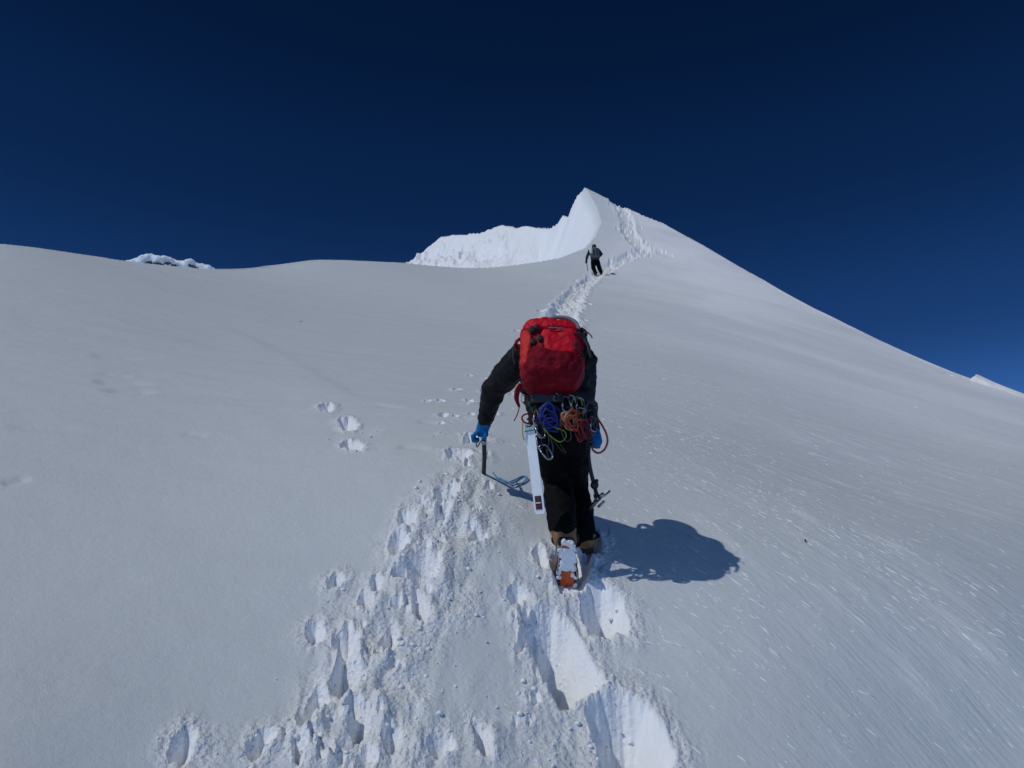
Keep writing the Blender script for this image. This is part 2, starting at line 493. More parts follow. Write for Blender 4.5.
# overlapping scuffs and partial prints along the older track and beside the new steps
_r = random.Random(77)
LT = [(300, 765, 60), (335, 720, 46), (350, 670, 40), (385, 620, 38), (415, 575, 34), (430, 530, 30), (455, 490, 24), (475, 455, 18)]
for i in range(95):
    if i < 80:
        t_ = _r.random() ** 1.1 * (len(LT) - 1.001)
        q = int(t_); f_ = t_ - q
        cx, cy, wd = (LT[q][m] * (1 - f_) + LT[q + 1][m] * f_ for m in range(3))
        cx += _r.gauss(0, wd * 0.55) + wd * 0.25
        cy += _r.uniform(-14, 14)
    else:
        cx, cy, wd = _r.uniform(515, 560), _r.uniform(590, 760), 30
    sz = _r.uniform(0.10, 0.30) * wd ** 0.9 * 0.9
    pit(px_ell(cx, cy, sz * _r.uniform(.7, 1.1), sz * _r.uniform(.5, 1.1), _r.uniform(-35, 35), 9, 0.3), _r.uniform(0.02, 0.06), wall=1.9, tilt=0.55, rim=0.012, rimw=0.035, seed=2000 + i, wob=0.012)

# wind ripples and one low drift edge on the left-hand slope
def groove(pts, width, depth, edge=0.0):
    P = [ground_hit(a, b)[:2] for a, b in pts]
    xs, ys = [p[0] for p in P], [p[1] for p in P]
    pad = 4 * width + 0.6
    sl = window(min(xs) - pad, max(xs) + pad, min(ys) - pad, max(ys) + pad)
    x, y = GX[sl], GY[sl]
    d, t = seg_dist(x, y, P)
    t = t / (len(P) - 1)
    ends = smoothstep(0, 0.3, t) * (1 - smoothstep(0.7, 1, t))
    if edge:
        h = edge * np.exp(-(d / 0.5) ** 2) * ends * np.where(y > np.interp(x, sorted(xs), [q for _, q in sorted(zip(xs, ys))]), np.exp(-(d / 0.12) ** 2), 1)
    else:
        h = -depth * np.exp(-(d / width) ** 2) * ends
    GZ[sl] += h

for pts_, w_, dp_ in (([(85, 356), (105, 357), (125, 358), (145, 360)], .10, .022), ([(90, 380), (110, 381), (130, 381), (158, 384)], .09, .026), ([(100, 390), (120, 389), (140, 389), (160, 392)], .08, .024),
                      ([(95, 372), (115, 375), (135, 376)], .09, .014), ([(0, 484), (15, 481), (32, 477)], .05, .02), ([(0, 424), (40, 428), (90, 431)], .09, .012), ([(180, 433), (195, 434), (210, 435)], .05, .01),
                      ([(415, 421), (432, 423), (450, 424)], .05, .014), ([(395, 447), (412, 448), (432, 450)], .05, .018), ([(370, 404), (385, 407), (405, 410)], .05, .012)):
    groove(pts_, w_, dp_)
groove([(190, 312), (250, 338), (300, 368), (345, 395), (385, 412)], 0, 0, 0.013)
groove([(60, 300), (120, 322), (190, 345), (250, 352)], 0, 0, 0.008)

# trail further up
def trail(pts, n, spread, size, depth, seed, rim):
    r = random.Random(seed)
    hits = [ground_hit(a, b) for a, b in pts]
    for i in range(n):
        t = r.random() * (len(hits) - 1)
        a = int(t); f = t - a
        x = hits[a][0] * (1 - f) + hits[a + 1][0] * f
        yy = hits[a][1] * (1 - f) + hits[a + 1][1] * f
        x += r.gauss(0, spread)
        yy += r.gauss(0, spread)
        s = size * r.uniform(0.6, 1.3)
        ang = r.uniform(-0.4, 0.4)
        poly = []
        for q in range(8):
            th = 2 * math.pi * q / 8
            ex, ey = s * 0.6 * math.cos(th), s * 1.1 * math.sin(th)
            poly.append((x + ex * math.cos(ang) - ey * math.sin(ang), yy + ex * math.sin(ang) + ey * math.cos(ang)))
        pit(poly, depth * r.uniform(0.6, 1.2), wall=2.0, tilt=0.4, rim=rim, rimw=size * 0.6, seed=seed + i, wob=size * 0.1)

def trench(pts, width, depth, seed):
    P = [ground_hit(a, b)[:2] for a, b in pts]
    xs, ys = [p[0] for p in P], [p[1] for p in P]
    sl = window(min(xs) - 3 * width, max(xs) + 3 * width, min(ys) - 3 * width, max(ys) + 3 * width)
    x, y = GX[sl], GY[sl]
    d, t = seg_dist(x, y, P)
    d = d + 0.25 * width * fbm(x / 0.5, y / 0.9, 3, seed)
    m = 1 / (1 + np.exp((d - width) / (0.12 * width)))
    edge = np.exp(-((d - width * 1.1) / (0.35 * width)) ** 2)
    n = fbm(x / 0.28, y / 0.55, 4, seed + 5, 0.6)
    GZ[sl] += -depth * m + depth * 0.6 * n * m + edge * depth * 0.5 * (0.4 + lumps(x / 0.22, y / 0.44, seed + 8, 0.6))
    BROKEN_LIT[sl] = np.maximum(BROKEN_LIT[sl], np.clip(m + edge, 0, 1) * 0.75)

trench([(556, 332), (562, 318), (570, 302), (580, 287), (594, 276)], 0.36, 0.15, 300)
trench([(600, 274), (612, 265), (626, 258), (642, 251)], 0.42, 0.15, 320)
trench([(646, 251), (636, 243), (628, 232), (627, 220), (622, 208), (614, 201)], 0.46, 0.18, 340)
trench([(640, 247), (655, 250), (668, 255)], 0.3, 0.08, 360)

trail([(556, 332), (562, 318), (570, 302), (580, 287), (594, 276)], 70, 0.26, 0.17, 0.16, 300, 0.02)
trail([(600, 274), (612, 265), (626, 258), (642, 251)], 40, 0.30, 0.19, 0.17, 500, 0.02)
trail([(646, 251), (636, 243), (628, 232), (627, 220), (622, 208), (614, 202)], 70, 0.34, 0.22, 0.22, 700, 0.03)
trail([(640, 247), (655, 250), (668, 255)], 14, 0.25, 0.16, 0.10, 900, 0.02)
trail([(460, 425), (480, 405), (500, 388), (515, 372)], 30, 0.22, 0.06, 0.03, 950, 0.01)

# broken lip on the right crest
def crest_break(px, py, k, raise_):
    p = at(px, py, k)
    sl = window(p.x - 3.2, p.x + 4.5, p.y - 4, p.y + 4)
    x, y = GX[sl], GY[sl]
    d, t = seg_dist(x, y, CREST_R)
    tx, ty = CREST_R[8][0] - CREST_R[7][0], CREST_R[8][1] - CREST_R[7][1]
    L = math.hypot(tx, ty); tx /= L; ty /= L
    s = (x - p.x) * tx + (y - p.y) * ty
    c = (x - p.x) * -ty + (y - p.y) * tx
    n = 0.10 * fbm(x / 0.5, y / 0.5, 3, 77)
    band = smoothstep(-0.40, -0.12, c + n) * np.exp(-(c / 1.2) ** 4)
    gband = np.exp(-((c + 0.2) / 0.8) ** 4)
    step = smoothstep(-0.02, 0.10, s + n) * np.exp(-np.clip(s, 0, None) / 1.8)
    gap = np.exp(-((s + 0.22 + n) / 0.19) ** 4)
    GZ[sl] += band * raise_ * step - gband * 2.2 * raise_ * gap

crest_break(976, 383, 27.1, 0.24)

def terrain_mesh(name, mat_):
    me = bpy.data.meshes.new(name)
    co = np.stack([GX, GY, GZ], -1).reshape(-1, 3).astype(np.float32)
    idx = np.arange(NR * NC).reshape(NR, NC)
    q = np.stack([idx[:-1, :-1], idx[:-1, 1:], idx[1:, 1:], idx[1:, :-1]], -1).reshape(-1, 4)
    me.vertices.add(len(co))
    me.vertices.foreach_set("co", co.ravel())
    me.loops.add(q.size)
    me.loops.foreach_set("vertex_index", q.ravel().astype(np.int32))
    me.polygons.add(len(q))
    me.polygons.foreach_set("loop_start", np.arange(0, q.size, 4, dtype=np.int32))
    me.polygons.foreach_set("loop_total", np.full(len(q), 4, np.int32))
    me.polygons.foreach_set("use_smooth", np.ones(len(q), bool))
    me.update(calc_edges=True)
    ra = me.attributes.new("rough", 'FLOAT', 'POINT')
    ra.data.foreach_set("value", ROUGH.ravel().astype(np.float32))
    br = me.attributes.new("broken_lit", 'FLOAT', 'POINT')
    on_face = inside(GX, GY, POLY)
    dl_, tl_ = seg_dist(GX, GY, CREST_L)
    lit_tone = np.maximum(BROKEN_LIT, np.where(~on_face & (GY > 42) & (GX < 9), np.clip(dl_ / 0.6, 0, 1), 0))  # back ridge face toned paler to paint in the sun it catches
    br.data.foreach_set("value", lit_tone.ravel().astype(np.float32))
    da = me.attributes.new("lit_slope", 'FLOAT', 'POINT')
    side_ = smoothstep(-2, 6, GX - 0.10 * GY) * smoothstep(4.5, 15, GY) * 0.9 + 0.22 * smoothstep(14, 40, GY)  # paler right and upper slope, sunlight put into the colour
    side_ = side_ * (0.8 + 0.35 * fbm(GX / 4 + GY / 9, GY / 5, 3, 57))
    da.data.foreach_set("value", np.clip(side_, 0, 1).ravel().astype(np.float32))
    me.materials.append(mat_)
    o = bpy.data.objects.new(name, me)
    COL.objects.link(o)
    return o

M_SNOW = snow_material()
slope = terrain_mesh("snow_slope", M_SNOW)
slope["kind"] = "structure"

def gz(x, y):
    """height of the finished snow surface"""
    j = int(np.clip(np.searchsorted(rows, y), 1, NR - 1))
    i = int(np.clip(np.searchsorted(uc, x / (y + C0)), 1, NC - 1))
    return float(GZ[j - 1:j + 1, i - 1:i + 1].mean())

# ------------------------------------------------------------------ object helpers
def V(*a):
    return Vector(a)

RIGHT, UP, FWD = Vector((1, 0, 0)), Vector((0, -SP, CP)), Vector((0, CP, SP))

def link_mesh(name, verts, faces, m, parent=None, smooth=True, origin=None):
    if origin is None:
        origin = root_loc(parent)
    me = bpy.data.meshes.new(name)
    me.from_pydata([tuple(Vector(v) - origin) for v in verts], [], faces)
    me.materials.append(m)
    if smooth:
        me.polygons.foreach_set("use_smooth", [True] * len(me.polygons))
    me.update()
    o = bpy.data.objects.new(name, me)
    COL.objects.link(o)
    if parent:
        o.parent = parent
    return o

def root_loc(p):
    if p is None:
        return Vector((0, 0, 0))
    while p.parent:
        p = p.parent
    return p.location.copy()

def thing(name, label, cat, loc, group=None):
    o = bpy.data.objects.new(name, None)
    o.empty_display_size = 0.1
    o.location = loc
    o["label"] = label
    o["category"] = cat
    if group:
        o["group"] = group
    COL.objects.link(o)
    return o

def tagged(name, vf, m, label, cat, loc, group=None, smooth=True):
    """a thing that is a single mesh, its origin at loc"""
    o = link_mesh(name, vf[0], vf[1], m, None, smooth, Vector(loc))
    o.location = loc
    o["label"] = label
    o["category"] = cat
    if group:
        o["group"] = group
    return o

def merge(*parts):
    vs, fs = [], []
    for v, f in parts:
        n = len(vs)
        vs += [Vector(p) for p in v]
        fs += [[i + n for i in q] for q in f]
    return vs, fs

def catmull(pts, sub=5, closed=False):
    pts = [Vector(p) for p in pts]
    n = len(pts)
    out = []
    for i in range(n if closed else n - 1):
        if closed:
            a, b, c, d = pts[(i - 1) % n], pts[i], pts[(i + 1) % n], pts[(i + 2) % n]
        else:
            a, b, c, d = pts[max(i - 1, 0)], pts[i], pts[i + 1], pts[min(i + 2, n - 1)]
        for s in range(sub):
            t = s / sub
            out.append(0.5 * ((2 * b) + (c - a) * t + (2 * a - 5 * b + 4 * c - d) * t * t + (3 * b - a - 3 * c + d) * t ** 3))
    if not closed:
        out.append(pts[-1])
    return out

def tube(pts, r, seg=8, closed=False, sub=5, flat=1.0, flat_dir=None):
    """round (or flattened) tube along a smooth curve; r is a number or a list over pts"""
    n0 = len(pts)
    P = catmull(pts, sub, closed) if sub > 1 else [Vector(p) for p in pts]
    n = len(P)
    def rad(i):
        if isinstance(r, (int, float)):
            return r
        t = i / max(n - 1, 1) * (n0 - 1)
        a = min(int(t), n0 - 2)
        return r[a] + (r[a + 1] - r[a]) * (t - a)
    verts, faces = [], []
    ref = None
    for i in range(n):
        if closed:
            tan = P[(i + 1) % n] - P[i - 1]
        else:
            tan = P[min(i + 1, n - 1)] - P[max(i - 1, 0)]
        if tan.length < 1e-9:
            tan = Vector((0, 0, 1))
        tan.normalize()
        if ref is None:
            ref = flat_dir.copy() if flat_dir else (Vector((0, 0, 1)) if abs(tan.z) < 0.9 else Vector((1, 0, 0)))
        if flat_dir:
            ref = flat_dir.copy()
        ref = ref - tan * ref.dot(tan)
        if ref.length < 1e-6:
            ref = tan.orthogonal()
        ref.normalize()
        bi = tan.cross(ref)
        rr = rad(i)
        for s in range(seg):
            a = 2 * math.pi * s / seg
            verts.append(P[i] + ref * (math.cos(a) * rr * flat) + bi * (math.sin(a) * rr))
    for i in range(n if closed else n - 1):
        j = (i + 1) % n
        for s in range(seg):
            t = (s + 1) % seg
            faces.append([i * seg + s, i * seg + t, j * seg + t, j * seg + s])
    if not closed:
        faces.append(list(range(seg))[::-1])
        faces.append([(n - 1) * seg + s for s in range(seg)])
    return verts, faces

def capsule(a, b, ra, rb, seg=16, rings=6):
    a, b = Vector(a), Vector(b)
    ax = b - a
    L = ax.length
    ax = ax.normalized() if L > 1e-9 else Vector((0, 0, 1))
    e1 = ax.orthogonal().normalized()
    e2 = ax.cross(e1)
    prof = []
    for i in range(rings + 1):
        t = -math.pi / 2 + (math.pi / 2) * i / rings
        prof.append((math.sin(t) * ra, math.cos(t) * ra))
    for i in range(rings + 1):
        t = (math.pi / 2) * i / rings
        prof.append((L + math.sin(t) * rb, math.cos(t) * rb))
    verts, faces = [], []
    for h, r in prof:
        r = max(r, 1e-4)
        for s in range(seg):
            an = 2 * math.pi * s / seg
            verts.append(a + ax * h + e1 * (math.cos(an) * r) + e2 * (math.sin(an) * r))
    for i in range(len(prof) - 1):
        for s in range(seg):
            t = (s + 1) % seg
            faces.append([i * seg + s, i * seg + t, (i + 1) * seg + t, (i + 1) * seg + s])
    faces.append(list(range(seg))[::-1])
    faces.append([(len(prof) - 1) * seg + s for s in range(seg)])
    return verts, faces

def chain(pts, rs):
    return merge(*[capsule(pts[i], pts[i + 1], rs[i], rs[i + 1]) for i in range(len(pts) - 1)])

def ellipsoid(c, ax, seg=18, rings=12):
    """ax: three vectors, each already scaled to its half length"""
    c = Vector(c)
    verts, faces = [], []
    for i in range(rings + 1):
        t = -math.pi / 2 + math.pi * i / rings
        for s in range(seg):
            a = 2 * math.pi * s / seg
            r = max(math.cos(t), 1e-3)
            verts.append(c + ax[0] * (math.cos(a) * r) + ax[1] * (math.sin(a) * r) + ax[2] * math.sin(t))
    for i in range(rings):
        for s in range(seg):
            t = (s + 1) % seg
            faces.append([i * seg + s, i * seg + t, (i + 1) * seg + t, (i + 1) * seg + s])
    faces.append(list(range(seg))[::-1])
    faces.append([rings * seg + s for s in range(seg)])
    return verts, faces

def slab(c, ex, ey, ez, bev=0.15):
    """bevelled box with half extents given as vectors"""
    c = Vector(c)
    bm = bmesh.new()
    bmesh.ops.create_cube(bm, size=2)
    lens = [ex.length, ey.length, ez.length]
    for v in bm.verts:
        v.co = Vector((v.co.x * lens[0], v.co.y * lens[1], v.co.z * lens[2]))
    bmesh.ops.bevel(bm, geom=list(bm.edges), offset=min(lens) * bev * 2, segments=2, affect='EDGES', profile=0.6)
    X, Y, Z = ex.normalized(), ey.normalized(), ez.normalized()
    bm.verts.index_update()
    vs = [c + X * v.co.x + Y * v.co.y + Z * v.co.z for v in bm.verts]
    fs = [[v.index for v in f.verts] for f in bm.faces]
    bm.free()
    return vs, fs

_tex = {}
def clouds(scale, depth=2):
    k = (scale, depth)
    if k not in _tex:
        t = bpy.data.textures.new("folds", 'CLOUDS')
        t.noise_scale = scale
        t.noise_depth = depth
        _tex[k] = t
    return _tex[k]

def fused(name, vf, voxel, m, parent, smooth=4, folds=(), origin=None):
    """melt overlapping solids into one continuous skin and crease it"""
    if origin is None:
        origin = root_loc(parent)
    tmp = link_mesh("tmp", vf[0], vf[1], m, None, True, origin)
    r = tmp.modifiers.new("r", 'REMESH')
    r.mode = 'VOXEL'
    r.voxel_size = voxel
    r.use_smooth_shade = True
    if smooth:
        s = tmp.modifiers.new("s", 'SMOOTH')
        s.iterations = smooth
        s.factor = 0.5
    for sc, st in folds:
        d = tmp.modifiers.new("d", 'DISPLACE')
        d.texture = clouds(sc)
        d.strength = st
        d.mid_level = 0.5
        d.texture_coords = 'LOCAL'
    dg = bpy.context.evaluated_depsgraph_get()
    ev = tmp.evaluated_get(dg)
    me = bpy.data.meshes.new_from_object(ev)
    me.name = name
    old = tmp.data
    bpy.data.objects.remove(tmp)
    bpy.data.meshes.remove(old)
    me.materials.clear()
    me.materials.append(m)
    me.polygons.foreach_set("use_smooth", [True] * len(me.polygons))
    o = bpy.data.objects.new(name, me)
    COL.objects.link(o)
    if parent:
        o.parent = parent
    return o

# materials of people and gear
M_JACKET = mat("black shell fabric", (0.0065, 0.0065, 0.0078), 0.65, spec=0.18, noise=0.35, nscale=25, bump=0.004, bscale=60)
M_TROUSER = mat("black trouser fabric", (0.0022, 0.0024, 0.0032), 0.75, spec=0.10, noise=0.35, nscale=25, bump=0.004, bscale=70)
M_SKIN = mat("skin", (0.42, 0.24, 0.17), 0.5, noise=0.1, nscale=40)
M_HELMET = mat("dark helmet shell", (0.03, 0.03, 0.035), 0.35)
M_GLOVE = mat("blue glove fabric", (0.008, 0.15, 0.40), 0.7, spec=0.15, noise=0.3, nscale=60, bump=0.003, bscale=150)
M_RED = mat("red pack fabric", (0.56, 0.004, 0.018), 0.6, spec=0.2, noise=0.18, nscale=22, bump=0.006, bscale=45)
M_RED2 = mat("bright orange red pack fabric", (0.58, 0.022, 0.022), 0.6, spec=0.2, noise=0.22, nscale=25, bump=0.006, bscale=45)
M_MAROON = mat("dark maroon stretch fabric", (0.17, 0.004, 0.012), 0.75, spec=0.1, noise=0.25, nscale=20, bump=0.006, bscale=40)
M_DKRED = mat("wine red pack fabric", (0.22, 0.004, 0.012), 0.65, spec=0.15, noise=0.22, nscale=25, bump=0.005, bscale=45)
M_BLACK = mat("black webbing", (0.010, 0.010, 0.011), 0.7, noise=0.3, nscale=80)
M_GREY = mat("grey hose", (0.16, 0.17, 0.19), 0.35, noise=0.2, nscale=30)
M_STEEL = mat("steel", (0.42, 0.43, 0.45), 0.32, metal=1.0, noise=0.2, nscale=40)
M_ALU = mat("aluminium", (0.34, 0.35, 0.36), 0.34, metal=1.0, noise=0.15, nscale=40)
M_PICKET = mat("white anodised aluminium", (0.82, 0.86, 0.88), 0.45, spec=0.4, noise=0.06, nscale=18)
M_SHAFT = mat("dark rubber shaft", (0.016, 0.016, 0.018), 0.5, noise=0.3, nscale=50)
M_TAN = mat("tan boot leather", (0.27, 0.125, 0.055), 0.6, noise=0.3, nscale=35, bump=0.003, bscale=90)
M_SOLE = mat("black rubber", (0.018, 0.018, 0.02), 0.6, noise=0.3, nscale=60)
M_ORANGE = mat("orange plate", (0.62, 0.10, 0.020), 0.5, noise=0.25, nscale=45)
M_CLOD = mat("clumped snow", SNOW_COL, 0.65, spec=0.2, bump=0.0012, bscale=120)
M_BLUECORD = mat("blue cord", (0.016, 0.035, 0.20), 0.6, noise=0.3, nscale=120)
M_YELLOW = mat("yellow green sling", (0.40, 0.42, 0.03), 0.6, noise=0.25, nscale=120)
M_ROPE = mat("orange red cord", (0.36, 0.055, 0.025), 0.6, noise=0.3, nscale=120)
M_TANCORD = mat("pale tan cord", (0.42, 0.30, 0.15), 0.6, noise=0.25, nscale=120)
M_PINKCORD = mat("dark red cord", (0.20, 0.012, 0.02), 0.6, noise=0.3, nscale=120)
M_GREEN = mat("green sling", (0.01, 0.17, 0.12), 0.6, noise=0.3, nscale=120)
M_GREYCORD = mat("dark grey cord", (0.055, 0.06, 0.065), 0.6, noise=0.3, nscale=120)
M_PALEBLUE = mat("pale blue cord", (0.10, 0.28, 0.46), 0.6, noise=0.3, nscale=120)
M_LABEL = mat("dark printed label", (0.05, 0.02, 0.025), 0.5, noise=0.2, nscale=60)
M_WHITE = mat("white print", (0.7, 0.7, 0.7), 0.6, noise=0.05, nscale=60)
M_NAVY = mat("dark navy jacket fabric", (0.012, 0.014, 0.030), 0.65, noise=0.3, nscale=12)
M_GREYPACK = mat("grey pack fabric", (0.10, 0.115, 0.12), 0.65, noise=0.3, nscale=14)
M_PALE = mat("white fabric", (0.72, 0.70, 0.62), 0.65, noise=0.1, nscale=14)
M_ROCK = mat("dark rock", (0.06, 0.058, 0.06), 0.85, noise=0.5, nscale=1.2, bump=0.12, bscale=2.5)

# ------------------------------------------------------------------ the near climber
gx_, gy_, gk_ = ground_hit(575, 560)
ROOT = Vector((gx_, gy_, gz(gx_, gy_)))
climber = thing("person", "near climber in black clothes and blue gloves climbing away with two ice axes", "person", ROOT)

hipL, hipR = at(551, 430, 4.45), at(569, 432, 4.45)
kneeL, kneeR = at(557, 480, 4.66), at(573, 482, 4.80)
ankL, ankR = at(563, 528, 4.36), at(581, 534, 4.60)
pelv, waist, chest, neck = at(562, 424, 4.46), at(559, 402, 4.50), at(553, 368, 4.63), at(551, 347, 4.71)
shL, shR = at(521, 360, 4.62), at(582, 362, 4.62)
elL, wrL, haL = at(494, 388, 4.80), at(486, 418, 4.93), at(482, 431, 4.98)
elR, wrR, haR = at(584, 402, 4.70), at(592, 430, 4.66), at(595.5, 441, 4.62)
headc = at(551, 351, 4.76)

# body: one continuous figure under the clothes
hd = (FWD * 0.5 + UP * 0.85).normalized()      # top of the head leans into the slope
hf = (FWD * 0.85 - UP * 0.5).normalized()      # the face looks at the slope ahead
body = merge(
    ellipsoid(headc, [RIGHT * 0.075, hf * 0.095, hd * 0.115]),
    ellipsoid(headc + hf * 0.035 - hd * 0.075, [RIGHT * 0.05, hf * 0.06, hd * 0.05]),
    ellipsoid(headc + hf * 0.105 - hd * 0.015, [RIGHT * 0.014, hf * 0.02, hd * 0.028]),
    ellipsoid(headc + RIGHT * 0.077, [RIGHT * 0.012, hf * 0.02, hd * 0.032]),
    ellipsoid(headc - RIGHT * 0.077, [RIGHT * 0.012, hf * 0.02, hd * 0.032]),
    chain([headc, neck, chest], [0.055, 0.06, 0.09]),
    chain([chest, waist, pelv], [0.10, 0.09, 0.10]),
    chain([neck, shL, elL, wrL, haL], [0.05, 0.055, 0.042, 0.03, 0.03]),
    chain([neck, shR, elR, wrR, haR], [0.05, 0.055, 0.042, 0.03, 0.03]),
    chain([pelv, hipL, kneeL, ankL], [0.09, 0.08, 0.055, 0.04]),
    chain([pelv, hipR, kneeR, ankR], [0.09, 0.08, 0.055, 0.04]),
)
fused("body", body, 0.012, M_SKIN, climber, 3)

helmet = merge(ellipsoid(headc + hd * 0.035 - hf * 0.01, [RIGHT * 0.098, hf * 0.122, hd * 0.105]))
hm = fused("helmet", helmet, 0.01, M_HELMET, climber, 2)

jacket = merge(
    chain([chest + RIGHT * 0.085, waist + RIGHT * 0.085, pelv + RIGHT * 0.085 - UP * 0.0], [0.115, 0.10, 0.105]),
    chain([chest - RIGHT * 0.085, waist - RIGHT * 0.085, pelv - RIGHT * 0.085], [0.115, 0.10, 0.105]),
    chain([chest, waist, pelv], [0.125, 0.115, 0.115]),
    chain([neck, shL], [0.07, 0.085]), chain([neck, shR], [0.07, 0.085]),
    chain([headc - hd * 0.06 - hf * 0.02, neck], [0.08, 0.08]),
    chain([shL, shL.lerp(elL, 0.5), elL], [0.093, 0.086, 0.070]),
    chain([elL, elL.lerp(wrL, 0.5), wrL], [0.069, 0.062, 0.051]),
    chain([shR, shR.lerp(elR, 0.5), elR], [0.088, 0.076, 0.064]),
    chain([elR, elR.lerp(wrR, 0.5), wrR], [0.064, 0.054, 0.048]),
)
fused("jacket", jacket, 0.0085, M_JACKET, climber, 3, [(0.09, 0.030), (0.035, 0.016)])

trousers = merge(
    ellipsoid(pelv - UP * 0.02, [RIGHT * 0.185, FWD * 0.125, UP * 0.13]),
    chain([hipL + RIGHT * -0.01, hipL.lerp(kneeL, 0.55) - RIGHT * 0.012, kneeL], [0.12, 0.10, 0.085]),
    chain([kneeL, kneeL.lerp(ankL, 0.5), ankL - UP * -0.01], [0.085, 0.088, 0.078]),
    chain([hipR, hipR.lerp(kneeR, 0.55), kneeR], [0.12, 0.105, 0.090]),
    chain([kneeR, kneeR.lerp(ankR, 0.5), ankR], [0.090, 0.092, 0.082]),
)
fused("trousers", trousers, 0.0085, M_TROUSER, climber, 3, [(0.10, 0.028), (0.04, 0.014)])

# harness: belt, grey back pad and leg loops
def ring(c, ax, ay, n=16):
    return [c + ax * math.cos(2 * math.pi * i / n) + ay * math.sin(2 * math.pi * i / n) for i in range(n)]
belt_c = at(560, 405, 4.49)
tdir = (UP * 0.88 + FWD * 0.47).normalized()
ndir = (FWD * 0.88 - UP * 0.47).normalized()
harness = link_mesh("harness", *merge(
    tube(ring(belt_c, RIGHT * 0.186, ndir * 0.140), 0.030, 10, True, 3, 0.32, ndir),
    tube(ring(hipL.lerp(kneeL, 0.16), RIGHT * 0.112, FWD * 0.118), 0.020, 10, True, 3, 0.5),
    tube(ring(hipR.lerp(kneeR, 0.16), RIGHT * 0.110, FWD * 0.118), 0.020, 10, True, 3, 0.5)), M_BLACK, climber)
link_mesh("back_pad", *slab(at(547, 398, 4.345), RIGHT * 0.085, tdir * 0.026, ndir * 0.012, 0.4), mat("dark grey padding", (0.045, 0.048, 0.055), 0.7, noise=0.25, nscale=40), harness)
for a, b in (((532, 408), (545, 414)), ((566, 406), (592, 409))):
    link_mesh("gear_loop", *tube([at(a[0], a[1], 4.34), at((a[0] + b[0]) / 2, b[1] + 4, 4.28), at(b[0], b[1], 4.36)], 0.004, 6), M_GREYCORD, harness)

